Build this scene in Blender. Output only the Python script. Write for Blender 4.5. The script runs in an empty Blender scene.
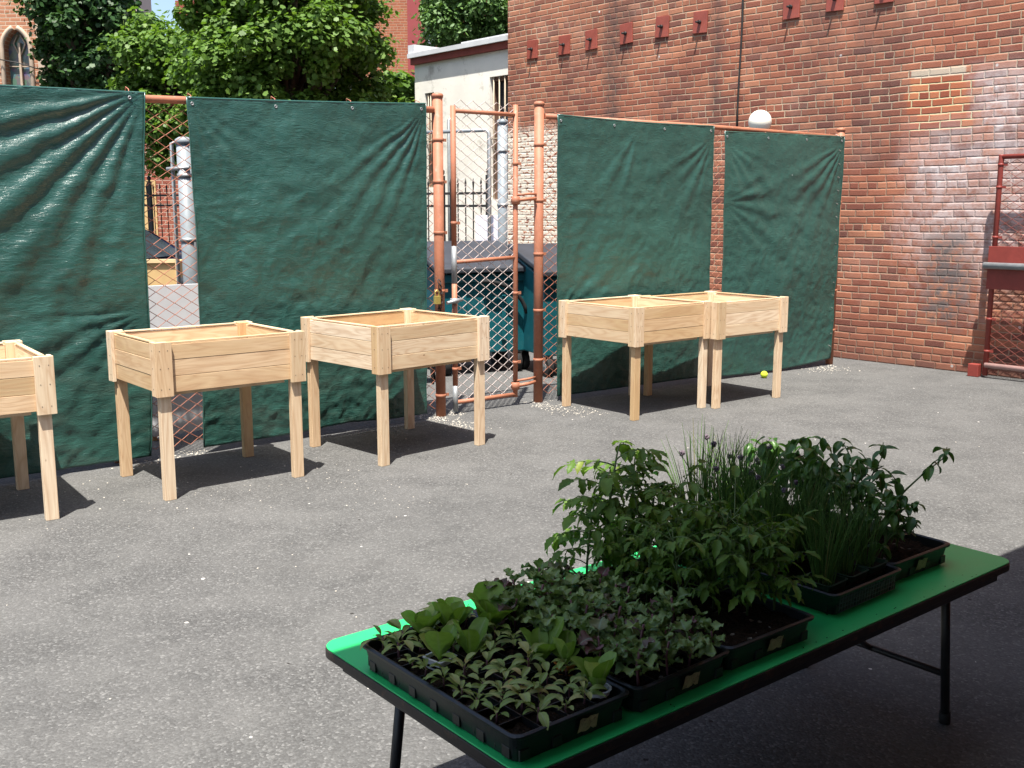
import bpy, math, random
import numpy as np
from mathutils import Vector, Matrix, Euler, noise as mnoise
R = math.radians
rnd = random.Random(7)
S = bpy.context.scene
COL = S.collection

# ------------------------------------------------------------------ camera
F, HZ, CH = 1037.0, 210.0, 1.546
PITCH = math.atan((384 - HZ) / F)
cd = bpy.data.cameras.new("camera"); cam = bpy.data.objects.new("camera", cd); COL.objects.link(cam)
cam.location = (0, 0, CH); cam.rotation_euler = (R(90) - PITCH, 0, 0)
cd.sensor_width = 36; cd.lens = F / 1024 * 36; cd.clip_end = 600; cd.clip_start = 0.05
S.camera = cam

def ray(u, v):
    X = (u - 512) / F; Y = -(v - 384) / F
    c, s = math.cos(PITCH), math.sin(PITCH)
    return Vector((X, c + Y * s, -s + Y * c))
def atz(u, v, z=0.0):
    r = ray(u, v); return Vector((0, 0, CH)) + r * ((z - CH) / r.z)
def aty(u, v, y):
    r = ray(u, v); return Vector((0, 0, CH)) + r * (y / r.y)

# ------------------------------------------------------------------ light
SUN = Vector((-0.043, -0.364, 1.0)).normalized()
w = bpy.data.worlds.new("World"); S.world = w; w.use_nodes = True
nt = w.node_tree; nt.nodes.clear()
sky = nt.nodes.new("ShaderNodeTexSky"); sky.sky_type = 'NISHITA'; sky.sun_disc = False
sky.sun_elevation = math.asin(SUN.z); sky.sun_rotation = math.atan2(SUN.x, SUN.y)
sky.air_density = 1.0; sky.dust_density = 2.0
bg = nt.nodes.new("ShaderNodeBackground"); bg.inputs[1].default_value = 0.088
wo = nt.nodes.new("ShaderNodeOutputWorld")
nt.links.new(sky.outputs[0], bg.inputs[0]); nt.links.new(bg.outputs[0], wo.inputs[0])
ld = bpy.data.lights.new("sun", 'SUN'); ld.energy = 4.4; ld.angle = R(0.5); ld.color = (1, 0.955, 0.88)
lo = bpy.data.objects.new("sun", ld); COL.objects.link(lo)
lo.rotation_euler = SUN.to_track_quat('Z', 'Y').to_euler(); lo.location = (0, 0, 20)
S.view_settings.view_transform = 'Standard'; S.view_settings.look = 'None'
S.view_settings.exposure = 1.45; S.view_settings.gamma = 1
S.render.engine = 'CYCLES'
S.cycles.use_denoising = True
S.cycles.max_bounces = 6; S.cycles.diffuse_bounces = 3; S.cycles.transparent_max_bounces = 8

# ------------------------------------------------------------------ node helper
class NT:
    def __init__(s, name):
        s.m = bpy.data.materials.new(name); s.m.use_nodes = True
        s.t = s.m.node_tree; s.t.nodes.clear()
        s.out = s.t.nodes.new("ShaderNodeOutputMaterial")
    def n(s, typ, **kw):
        nd = s.t.nodes.new(typ)
        for k, v in kw.items():
            if k.startswith('i_'):
                nd.inputs[k[2:]].default_value = v
            else: setattr(nd, k, v)
        return nd
    def l(s, a, b): s.t.links.new(a, b)
    def setin(s, nd, idx, val):
        if hasattr(val, 'is_linked') or isinstance(val, bpy.types.NodeSocket): s.l(val, nd.inputs[idx])
        else: nd.inputs[idx].default_value = val
    def math(s, op, a, b=0.0, c=0.0, clamp=False):
        nd = s.n("ShaderNodeMath", operation=op, use_clamp=clamp)
        s.setin(nd, 0, a); s.setin(nd, 1, b); s.setin(nd, 2, c)
        return nd.outputs[0]
    def vec(s, op, a, b=(0, 0, 0)):
        nd = s.n("ShaderNodeVectorMath", operation=op); s.setin(nd, 0, a); s.setin(nd, 1, b); return nd.outputs[0]
    def comb(s, x, y, z=0.0):
        nd = s.n("ShaderNodeCombineXYZ"); s.setin(nd, 0, x); s.setin(nd, 1, y); s.setin(nd, 2, z); return nd.outputs[0]
    def sep(s, v):
        nd = s.n("ShaderNodeSeparateXYZ"); s.l(v, nd.inputs[0]); return nd.outputs
    def noise(s, v, scale, detail=3, rough=0.55, dist=0.0, out=0):
        nd = s.n("ShaderNodeTexNoise"); s.l(v, nd.inputs['Vector'])
        nd.inputs['Scale'].default_value = scale; nd.inputs['Detail'].default_value = detail
        nd.inputs['Roughness'].default_value = rough; nd.inputs['Distortion'].default_value = dist
        return nd.outputs[out]
    def wn(s, v, out=0):
        nd = s.n("ShaderNodeTexWhiteNoise", noise_dimensions='3D'); s.l(v, nd.inputs['Vector']); return nd.outputs[out]
    def ramp(s, f, stops, interp='LINEAR'):
        nd = s.n("ShaderNodeValToRGB"); s.l(f, nd.inputs[0]); cr = nd.color_ramp; cr.interpolation = interp
        while len(cr.elements) < len(stops): cr.elements.new(0.5)
        for e, (p, c) in zip(cr.elements, stops):
            e.position = p; e.color = (*c, 1) if len(c) == 3 else c
        return nd.outputs[0]
    def mr(s, f, a, b, c=0.0, d=1.0, smooth=False):
        nd = s.n("ShaderNodeMapRange", interpolation_type='SMOOTHSTEP' if smooth else 'LINEAR')
        s.l(f, nd.inputs[0])
        for i, v in zip((1, 2, 3, 4), (a, b, c, d)): nd.inputs[i].default_value = v
        return nd.outputs[0]
    def mix(s, f, a, b, blend='MIX'):
        nd = s.n("ShaderNodeMix", data_type='RGBA', blend_type=blend)
        s.setin(nd, 0, f)
        for i, v in ((6, a), (7, b)):
            if isinstance(v, bpy.types.NodeSocket): s.l(v, nd.inputs[i])
            else: nd.inputs[i].default_value = (*v, 1) if len(v) == 3 else v
        return nd.outputs[2]
    def obj(s): return s.n("ShaderNodeTexCoord").outputs['Object']
    def uv(s): return s.n("ShaderNodeTexCoord").outputs['UV']
    def island(s): return s.n("ShaderNodeNewGeometry").outputs['Random Per Island']
    def objrand(s): return s.n("ShaderNodeObjectInfo").outputs['Random']
    def pos(s): return s.n("ShaderNodeNewGeometry").outputs['Position']
    def bump(s, h, strength=0.3, dist=0.01, normal=None):
        nd = s.n("ShaderNodeBump"); s.l(h, nd.inputs['Height'])
        nd.inputs['Strength'].default_value = strength; nd.inputs['Distance'].default_value = dist
        if normal: s.l(normal, nd.inputs['Normal'])
        return nd.outputs[0]
    def bsdf(s, color, rough=0.6, spec=0.5, metal=0.0, normal=None, sheen=0.0):
        nd = s.n("ShaderNodeBsdfPrincipled")
        s.setin(nd, 'Base Color', color if isinstance(color, bpy.types.NodeSocket) else (*color, 1))
        s.setin(nd, 'Roughness', rough); s.setin(nd, 'Metallic', metal)
        s.setin(nd, 'Specular IOR Level', spec)
        if normal: s.l(normal, nd.inputs['Normal'])
        return nd.outputs[0]
    def done(s, sh): s.l(sh, s.out.inputs[0]); return s.m

def simple(name, col, rough=0.6, spec=0.5, metal=0.0, var=0.15, scale=8.0, bump=0.1, bscale=60, dirt=None):
    t = NT(name); o = t.obj()
    n = t.noise(o, scale, 4, 0.6)
    dk = tuple(c * (1 - var) for c in col); lt = tuple(min(1, c * (1 + var)) for c in col)
    c = t.ramp(n, [(0.3, dk), (0.7, lt)])
    if dirt:
        d = t.mr(t.noise(o, scale * 2.3, 5, 0.7), 0.55, 0.72)
        c = t.mix(d, c, dirt)
    nb = t.bump(t.noise(o, bscale, 3), bump, 0.004)
    return t.done(t.bsdf(c, rough, spec, metal, nb))

# ------------------------------------------------------------------ mesh helper
class MB:
    def __init__(s): s.v = []; s.f = []; s.uv = []; s.mi = []; s.sm = []
    def add(s, vs, fs, uvs=None, mi=0, smooth=False):
        o = len(s.v); s.v += [tuple(p) for p in vs]
        for k, f in enumerate(fs):
            s.f.append([o + i for i in f]); s.mi.append(mi); s.sm.append(smooth)
            s.uv.append(uvs[k] if uvs else [(0, 0)] * len(f))
        return o
    def box(s, lo, hi, mat=None, mi=0, grain=None):
        """axis box lo..hi, optional matrix; uv in metres, u along the longest (grain) axis"""
        lo = Vector(lo); hi = Vector(hi); d = hi - lo
        g = grain if grain is not None else max(range(3), key=lambda i: d[i])
        c = [Vector((x, y, z)) for z in (lo.z, hi.z) for y in (lo.y, hi.y) for x in (lo.x, hi.x)]
        fs = [(0, 2, 3, 1), (4, 5, 7, 6), (0, 1, 5, 4), (2, 6, 7, 3), (0, 4, 6, 2), (1, 3, 7, 5)]
        ax = [(0, 1), (0, 1), (0, 2), (0, 2), (1, 2), (1, 2)]
        ou, ov = rnd.uniform(0, 40), rnd.uniform(0, 40)
        uvs = []
        for f, (a, b) in zip(fs, ax):
            if b == g: a, b = b, a
            uvs.append([(c[i][a] + ou, c[i][b] + ov) for i in f])
        vs = [mat @ p for p in c] if mat else c
        s.add(vs, fs, uvs, mi)
    def tube(s, pts, r, n=8, mi=0, caps=True, smooth=True):
        pts = [Vector(p) for p in pts]; m = len(pts)
        rs = r if isinstance(r, (list, tuple)) else [r] * m
        vs = []; prev = None
        for i, p in enumerate(pts):
            a = pts[max(0, i - 1)]; b = pts[min(m - 1, i + 1)]
            t = (b - a).normalized() if (b - a).length > 1e-9 else Vector((0, 0, 1))
            if prev is None:
                ref = Vector((0, 0, 1)) if abs(t.z) < 0.9 else Vector((1, 0, 0))
                x = t.cross(ref).normalized()
            else:
                x = (prev - t * prev.dot(t))
                x = x.normalized() if x.length > 1e-6 else t.orthogonal().normalized()
            prev = x; y = t.cross(x)
            for k in range(n):
                a_ = 2 * math.pi * k / n
                vs.append(p + (x * math.cos(a_) + y * math.sin(a_)) * rs[i])
        fs = []
        for i in range(m - 1):
            for k in range(n):
                k2 = (k + 1) % n
                fs.append((i * n + k, i * n + k2, (i + 1) * n + k2, (i + 1) * n + k))
        o = s.add(vs, fs, None, mi, smooth)
        if caps:
            s.f.append([o + k for k in range(n)][::-1]); s.f.append([o + (m - 1) * n + k for k in range(n)])
            for _ in (0, 1): s.mi.append(mi); s.sm.append(False); s.uv.append([(0, 0)] * n)
    def lathe(s, prof, n=24, center=(0, 0, 0), mi=0, smooth=True):
        cx, cy, cz = center; vs = []
        for r, z in prof:
            for k in range(n):
                a = 2 * math.pi * k / n; vs.append((cx + r * math.cos(a), cy + r * math.sin(a), cz + z))
        fs = []
        for i in range(len(prof) - 1):
            for k in range(n):
                k2 = (k + 1) % n; fs.append((i * n + k, i * n + k2, (i + 1) * n + k2, (i + 1) * n + k))
        s.add(vs, fs, None, mi, smooth)
    def prism(s, poly, z0, z1, mi=0, mat=None):
        n = len(poly)
        vs = [Vector((x, y, z0)) for x, y in poly] + [Vector((x, y, z1)) for x, y in poly]
        if mat: vs = [mat @ p for p in vs]
        fs = [tuple(range(n))[::-1], tuple(range(n, 2 * n))] + [(i, (i + 1) % n, n + (i + 1) % n, n + i) for i in range(n)]
        s.add(vs, fs, [[(vs[i][0], vs[i][2] if abs(vs[i][2]) > 0 else vs[i][1]) for i in f] for f in fs], mi)
    def build(s, name, mats, parent=None, bevel=0.0, loc=None, rot=None, seg=2):
        me = bpy.data.meshes.new(name); me.from_pydata(s.v, [], s.f); me.update()
        uvl = me.uv_layers.new(name="UVMap")
        flat = [c for f in s.uv for p in f for c in p]
        uvl.data.foreach_set("uv", flat)
        if not isinstance(mats, (list, tuple)): mats = [mats]
        for m in mats: me.materials.append(m)
        me.polygons.foreach_set("material_index", s.mi); me.polygons.foreach_set("use_smooth", s.sm)
        o = bpy.data.objects.new(name, me); COL.objects.link(o)
        if parent: o.parent = parent
        if loc is not None: o.location = loc
        if rot is not None: o.rotation_euler = rot
        if bevel:
            b = o.modifiers.new("bevel", 'BEVEL'); b.width = bevel; b.segments = seg; b.limit_method = 'ANGLE'; b.angle_limit = R(40)
        return o

def tag(o, label=None, cat=None, group=None, kind=None):
    if label: o["label"] = label
    if cat: o["category"] = cat
    if group: o["group"] = group
    if kind: o["kind"] = kind
    return o
def thing(name, label, cat, loc=(0, 0, 0), rz=0.0, group=None):
    o = bpy.data.objects.new(name, None); COL.objects.link(o); o.empty_display_size = 0.1
    o.location = loc; o.rotation_euler = (0, 0, rz)
    return tag(o, label, cat, group)
def clone(root, label, loc, rz=0.0, scale=1.0, tilt=(0, 0)):
    c = root.copy(); COL.objects.link(c); c.location = loc; c.rotation_euler = (tilt[0], tilt[1], rz)
    c.scale = (scale,) * 3; c["label"] = label
    for ch in root.children:
        k = ch.copy(); COL.objects.link(k); k.parent = c
        for g in ch.children:
            q = g.copy(); COL.objects.link(q); q.parent = k
    return c
def npmesh(name, V, Fq, mat, parent=None, smooth=False, uv=None):
    """V (n,3) array, Fq (m,k) array of equal sized polygons"""
    me = bpy.data.meshes.new(name); n = len(V); m, k = Fq.shape
    me.vertices.add(n); me.vertices.foreach_set("co", np.asarray(V, np.float32).ravel())
    me.loops.add(m * k); me.loops.foreach_set("vertex_index", Fq.astype(np.int32).ravel())
    me.polygons.add(m); me.polygons.foreach_set("loop_start", np.arange(0, m * k, k, dtype=np.int32))
    me.polygons.foreach_set("loop_total", np.full(m, k, np.int32))
    me.update(calc_edges=True)
    if smooth: me.polygons.foreach_set("use_smooth", np.ones(m, bool))
    if uv is not None:
        l = me.uv_layers.new(name="UVMap"); l.data.foreach_set("uv", np.asarray(uv, np.float32)[Fq.ravel()].ravel())
    me.materials.append(mat)
    o = bpy.data.objects.new(name, me); COL.objects.link(o)
    if parent: o.parent = parent
    return o

# ------------------------------------------------------------------ materials
def m_wood():
    t = NT("cedar"); uv = t.uv(); isl = t.island(); orr = t.objrand()
    x, y, z = t.sep(uv)
    seed = t.math('MULTIPLY', t.math('ADD', isl, orr), 37.0)
    v = t.comb(t.math('MULTIPLY', x, 1.3), t.math('MULTIPLY', y, 9.0), seed)
    ringbase = t.noise(v, 1.1, 2, 0.5, 0.6)
    rings = t.math('FRACT', t.math('MULTIPLY', ringbase, 9.0))
    rings = t.math('POWER', t.math('ABSOLUTE', t.math('SUBTRACT', t.math('MULTIPLY', rings, 2.0), 1.0)), 1.6)
    fine = t.noise(t.comb(t.math('MULTIPLY', x, 6.0), t.math('MULTIPLY', y, 160.0), seed), 1.0, 3, 0.6)
    tone = t.math('FRACT', t.math('MULTIPLY', t.math('ADD', isl, orr), 7.31))
    base = t.ramp(tone, [(0.0, (0.43, 0.30, 0.145)), (0.2, (0.75, 0.62, 0.45)), (0.4, (0.58, 0.42, 0.25)), (0.6, (0.78, 0.66, 0.50)), (0.8, (0.51, 0.355, 0.18)), (1.0, (0.68, 0.50, 0.32))])
    c = t.mix(t.math('MULTIPLY', rings, 0.48), base, (0.40, 0.225, 0.115))
    c = t.mix(t.mr(fine, 0.35, 0.75, 0.0, 0.35), c, (0.37, 0.205, 0.11))
    blot = t.noise(t.comb(t.math('MULTIPLY', x, 2.5), t.math('MULTIPLY', y, 8.0), seed), 1.0, 3, 0.6)
    c = t.mix(t.mr(blot, 0.45, 0.75, 0.0, 0.3), c, (0.72, 0.56, 0.38))
    # small knots
    vo = t.n("ShaderNodeTexVoronoi", feature='F1'); t.l(t.comb(t.math('MULTIPLY', x, 1.0), t.math('MULTIPLY', y, 1.6), seed), vo.inputs['Vector']); vo.inputs['Scale'].default_value = 3.4
    c = t.mix(t.mr(vo.outputs['Distance'], 0.012, 0.035, 0.85, 0.0), c, (0.16, 0.07, 0.035))
    nb = t.bump(t.math('ADD', fine, t.math('MULTIPLY', rings, 0.4)), 0.25, 0.0015)
    return t.done(t.bsdf(c, 0.62, 0.3, 0, nb))
M_wood = m_wood()

def m_asphalt():
    t = NT("asphalt"); p = t.pos()
    big = t.noise(p, 0.35, 4, 0.6); mid = t.noise(p, 2.2, 4, 0.65)
    vo = t.n("ShaderNodeTexVoronoi", feature='F1'); t.l(p, vo.inputs['Vector']); vo.inputs['Scale'].default_value = 115
    vr = t.n("ShaderNodeSeparateColor"); t.l(vo.outputs['Color'], vr.inputs[0])
    g = vr.outputs[0]
    fine = t.noise(p, 160, 2, 0.7)
    c = t.ramp(g, [(0.0, (0.070, 0.071, 0.070)), (0.5, (0.100, 0.101, 0.099)), (0.88, (0.132, 0.133, 0.130)), (1.0, (0.22, 0.22, 0.213))])
    c = t.mix(t.mr(fine, 0.35, 0.7, 0.55, 0.0), c, (0.05, 0.047, 0.045))
    c = t.mix(t.mr(mid, 0.38, 0.62, 0.0, 0.30), c, (0.165, 0.163, 0.157))
    c = t.mix(t.mr(big, 0.40, 0.62, 0.0, 0.24), c, (0.080, 0.080, 0.079))
    # worn oily smears near the fence line and tyre-wide streaks
    st = t.noise(t.vec('MULTIPLY', p, (0.5, 1.4, 1)), 1.1, 5, 0.7)
    c = t.mix(t.mr(st, 0.60, 0.72, 0.0, 0.30), c, (0.062, 0.06, 0.058))
    # scattered pale chips
    v2 = t.n("ShaderNodeTexVoronoi", feature='F1'); t.l(t.vec('ADD', p, t.vec('MULTIPLY', t.n_noisecol(p, 30), (0.012, 0.012, 0))), v2.inputs['Vector']); v2.inputs['Scale'].default_value = 13
    v2c = t.n("ShaderNodeSeparateColor"); t.l(v2.outputs['Color'], v2c.inputs[0])
    sz = t.mr(v2c.outputs[1], 0.0, 1.0, 0.04, 0.12)
    chip = t.math('MULTIPLY', t.math('LESS_THAN', v2.outputs['Distance'], sz), t.math('GREATER_THAN', v2c.outputs[0], 0.95))
    c = t.mix(chip, c, (0.55, 0.53, 0.49))
    chipd = t.math('MULTIPLY', t.math('LESS_THAN', v2.outputs['Distance'], sz), t.math('LESS_THAN', v2c.outputs[0], 0.035))
    c = t.mix(chipd, c, (0.03, 0.028, 0.026))
    h = t.math('ADD', t.math('MULTIPLY', vo.outputs['Distance'], -1.0), t.math('MULTIPLY', fine, 0.4))
    nb = t.bump(h, 0.5, 0.005)
    return t.done(t.bsdf(c, 0.9, 0.10, 0, nb))
def _nc(self, p, s):
    nd = self.n("ShaderNodeTexNoise"); self.l(p, nd.inputs['Vector']); nd.inputs['Scale'].default_value = s; return nd.outputs[1]
NT.n_noisecol = _nc
M_asphalt = m_asphalt()

def brick_nodes(t, s, z, L=0.205, Hc=0.0702, joint=0.011, header=6):
    """common bond bricks. s,z sockets in metres. returns (mortar mask 0..1 brick=0, id vector socket, height)"""
    wob = t.noise(t.comb(s, z, 0.0), 26, 3, 0.6)
    wob2 = t.noise(t.comb(s, z, 5.0), 1.6, 2, 0.5)
    zz = t.math('ADD', z, t.math('MULTIPLY', t.math('SUBTRACT', wob2, 0.5), 0.03))
    zz = t.math('ADD', zz, t.math('MULTIPLY', t.math('SUBTRACT', wob, 0.5), 0.009))
    ss = t.math('ADD', s, t.math('MULTIPLY', t.math('SUBTRACT', t.noise(t.comb(s, z, 9.0), 22, 2), 0.5), 0.012))
    row = t.math('FLOOR', t.math('DIVIDE', zz, Hc))
    isH = t.math('LESS_THAN', t.math('MODULO', t.math('ADD', row, 203.0), float(header)), 0.5)
    Ls = t.math('MULTIPLY', t.math('SUBTRACT', 1.0, t.math('MULTIPLY', isH, 0.5)), L)
    off = t.math('MULTIPLY', t.math('MODULO', t.math('ADD', row, 200.0), 2.0), L * 0.5)
    off = t.math('ADD', off, t.math('MULTIPLY', t.wn(t.comb(row, 3.0, 1.0)), 0.06))
    sx = t.math('DIVIDE', t.math('ADD', t.math('ADD', ss, off), 100.0), Ls)
    colm = t.math('FLOOR', sx)
    fx = t.math('MULTIPLY', t.math('SUBTRACT', sx, colm), Ls)
    fz = t.math('SUBTRACT', zz, t.math('MULTIPLY', row, Hc))
    dx = t.math('MINIMUM', fx, t.math('SUBTRACT', Ls, fx))
    dz = t.math('MINIMUM', fz, t.math('SUBTRACT', Hc, fz))
    d = t.math('MINIMUM', dx, dz)
    brick = t.mr(d, joint * 0.32, joint * 0.62, 0.0, 1.0, True)
    return brick, t.comb(row, colm, 0.0), d

def boxmask(t, s, z, s0, s1, z0, z1, soft=0.12, nz=None):
    def edge(x, a, b):
        u = t.mr(x, a - soft, a + soft, 0, 1, True); v = t.mr(x, b - soft, b + soft, 1, 0, True)
        return t.math('MULTIPLY', u, v)
    return t.math('MULTIPLY', edge(s, s0, s1), edge(z, z0, z1))

def m_bigbrick():
    t = NT("old_red_brick"); o = t.obj(); s, y, z = t.sep(o)
    br, idv, d = brick_nodes(t, s, z)
    r1 = t.wn(idv); r2 = t.wn(t.vec('ADD', idv, (17, 5, 3)))
    cb = t.ramp(r1, [(0.0, (0.11, 0.040, 0.032)), (0.14, (0.20, 0.062, 0.040)), (0.5, (0.295, 0.106, 0.060)), (0.82, (0.355, 0.137, 0.077)), (1.0, (0.40, 0.175, 0.10))])
    grime = t.noise(t.comb(s, z, 1.0), 5, 5, 0.7)
    cb = t.mix(t.mr(grime, 0.42, 0.7, 0.0, 0.45), cb, (0.16, 0.062, 0.045))
    # occasional burnt dark bricks
    cb = t.mix(t.math('MULTIPLY', t.math('GREATER_THAN', r2, 0.93), 0.6), cb, (0.10, 0.05, 0.045))
    fineb = t.noise(t.comb(s, z, 2.0), 90, 3, 0.7)
    cb = t.mix(t.mr(fineb, 0.4, 0.75, 0.0, 0.35), cb, (0.46, 0.20, 0.13))
    # areas where mortar is pale, others dirty/soot or washed with red
    mv = t.noise(t.comb(s, z, 3.0), 1.1, 3, 0.6)
    cm = t.ramp(mv, [(0.3, (0.30, 0.20, 0.14)), (0.5, (0.42, 0.32, 0.22)), (0.72, (0.56, 0.47, 0.33))])
    # the lower right of the wall has thin, reddened joints
    low = t.math('MULTIPLY', t.mr(s, -0.2, 0.5, 1, 0, True), t.mr(z, 1.9, 2.5, 1, 0, True))
    cm = t.mix(t.math('MULTIPLY', low, 0.6), cm, (0.30, 0.17, 0.115))
    sm_ = t.noise(t.comb(s, z, 17.0), 2.4, 5, 0.7)
    cm = t.mix(t.mr(sm_, 0.46, 0.62, 0.0, 0.72), cm, (0.235, 0.115, 0.075))
    c = t.mix(br, cm, cb)
    wash = t.noise(t.comb(s, z, 31.0), 0.9, 5, 0.65)
    c = t.mix(t.mr(wash, 0.42, 0.66, 0.0, 0.42), c, (0.13, 0.055, 0.042))
    hz = t.noise(t.comb(s, z, 37.0), 1.7, 5, 0.7)
    c = t.mix(t.mr(hz, 0.52, 0.72, 0.0, 0.30), c, (0.36, 0.235, 0.19))
    c = t.mix(t.mr(z, 3.2, 5.0, 0.0, 0.18), c, (0.40, 0.24, 0.15))
    n1 = t.noise(t.comb(s, z, 11.0), 3.2, 4, 0.65); n2 = t.noise(t.comb(s, z, 12.0), 9, 4, 0.7)
    sj = t.math('ADD', s, t.math('MULTIPLY', t.math('SUBTRACT', n1, 0.5), 0.45))
    zj = t.math('ADD', z, t.math('MULTIPLY', t.math('SUBTRACT', n2, 0.5), 0.25))
    # repaired panel: new orange bricks in cream mortar (stepped along the courses)
    stepn = t.wn(t.comb(t.math('FLOOR', t.math('DIVIDE', z, 0.0702)), 2.0, 4.0))
    sst = t.math('ADD', s, t.math('MULTIPLY', t.math('SUBTRACT', stepn, 0.5), 0.17))
    rep = boxmask(t, sst, z, -1.24, -0.62, 2.30, 2.80, 0.012)
    nb_ = t.ramp(r1, [(0.0, (0.22, 0.065, 0.04)), (0.5, (0.34, 0.105, 0.055)), (1.0, (0.44, 0.17, 0.085))])
    c = t.mix(rep, c, t.mix(br, (0.56, 0.49, 0.29), nb_))
    cream = boxmask(t, sst, z, -1.20, -0.66, 2.80, 2.875, 0.012)
    c = t.mix(t.math('MULTIPLY', cream, 0.8), c, (0.50, 0.44, 0.34))
    # white paint / efflorescence right of and below it
    eff = t.math('MAXIMUM', boxmask(t, sj, zj, -2.5, -1.22, 2.25, 2.84, 0.16), boxmask(t, sj, zj, -1.85, -0.66, 1.15, 2.30, 0.28))
    eff = t.math('MULTIPLY', eff, t.mr(n2, 0.30, 0.60, 0.15, 1.0))
    eff = t.math('MULTIPLY', eff, t.mr(r2, 0.0, 1.0, 0.35, 1.0))
    c = t.mix(t.math('MULTIPLY', eff, 0.9), c, (0.54, 0.48, 0.47))
    eff2 = t.math('MULTIPLY', boxmask(t, sj, zj, -1.8, -0.75, 0.6, 1.6, 0.3), t.mr(n2, 0.42, 0.66, 0, 1))
    c = t.mix(t.math('MULTIPLY', eff2, 0.6), c, (0.47, 0.34, 0.31))
    # grey dark cement stain
    dk = t.math('MULTIPLY', boxmask(t, sj, zj, -1.30, -0.88, 0.45, 1.35, 0.16), t.mr(n2, 0.36, 0.58, 0, 1))
    c = t.mix(t.math('MULTIPLY', dk, 0.85), c, (0.085, 0.083, 0.083))
    # vertical soot streaks
    for (sc, wd, z0, a) in ((3.34, 0.12, 2.6, 0.75), (3.12, 0.10, 3.0, 0.5), (1.74, 0.07, 2.4, 0.7), (-0.25, 0.30, 2.0, 0.35), (0.42, 0.22, 2.35, 0.4)):
        m_ = t.math('MULTIPLY', boxmask(t, t.math('ADD', s, t.math('MULTIPLY', t.math('SUBTRACT', n1, 0.5), 0.16)), z, sc - wd, sc + wd, z0, 20, 0.09), t.mr(n2, 0.3, 0.6, 0.2, 1))
        c = t.mix(t.math('MULTIPLY', m_, a), c, (0.075, 0.055, 0.05))
    # old whitewash flaking on the far lower part
    ww = t.math('MULTIPLY', boxmask(t, s, zj, 4.05, 9, -1, 2.62, 0.10), t.math('LESS_THAN', t.noise(t.comb(s, t.math('MULTIPLY', z, 2.2), 21.0), 13, 4, 0.6), 0.555))
    c = t.mix(t.math('MULTIPLY', ww, 0.92), c, (0.66, 0.60, 0.50))
    # random lime specks
    sp = t.n("ShaderNodeTexVoronoi", feature='F1'); t.l(t.comb(s, z, 0.0), sp.inputs['Vector']); sp.inputs['Scale'].default_value = 5
    spc = t.n("ShaderNodeSeparateColor"); t.l(sp.outputs['Color'], spc.inputs[0])
    c = t.mix(t.math('MULTIPLY', t.math('LESS_THAN', sp.outputs['Distance'], 0.07), t.math('GREATER_THAN', spc.outputs[0], 0.82)), c, (0.5, 0.45, 0.42))
    # darker towards the foot
    c = t.mix(t.mr(zj, 0.02, 0.28, 0.4, 0.0), c, (0.10, 0.06, 0.05))
    h = t.math('ADD', t.mr(d, 0.0, 0.012, 0, 1), t.math('MULTIPLY', fineb, 0.35))
    nb = t.bump(h, 0.7, 0.007)
    return t.done(t.bsdf(c, 0.9, 0.2, 0, nb))
M_brick = m_bigbrick()

def m_brick(name, c1, c2, mortar, L=0.21, Hc=0.075):
    t = NT(name); o = t.obj(); x, y, z = t.sep(o)
    s = t.math('ADD', x, y)
    br, idv, d = brick_nodes(t, s, z, L, Hc, 0.014, 6)
    cb = t.mix(t.wn(idv), c1, c2)
    g = t.noise(o, 0.7, 4, 0.6)
    cb = t.mix(t.mr(g, 0.4, 0.7, 0, 0.3), cb, tuple(v * 0.55 for v in c1))
    c = t.mix(br, mortar, cb)
    nb = t.bump(t.mr(d, 0, 0.012), 0.5, 0.006)
    return t.done(t.bsdf(c, 0.9, 0.2, 0, nb))

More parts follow.
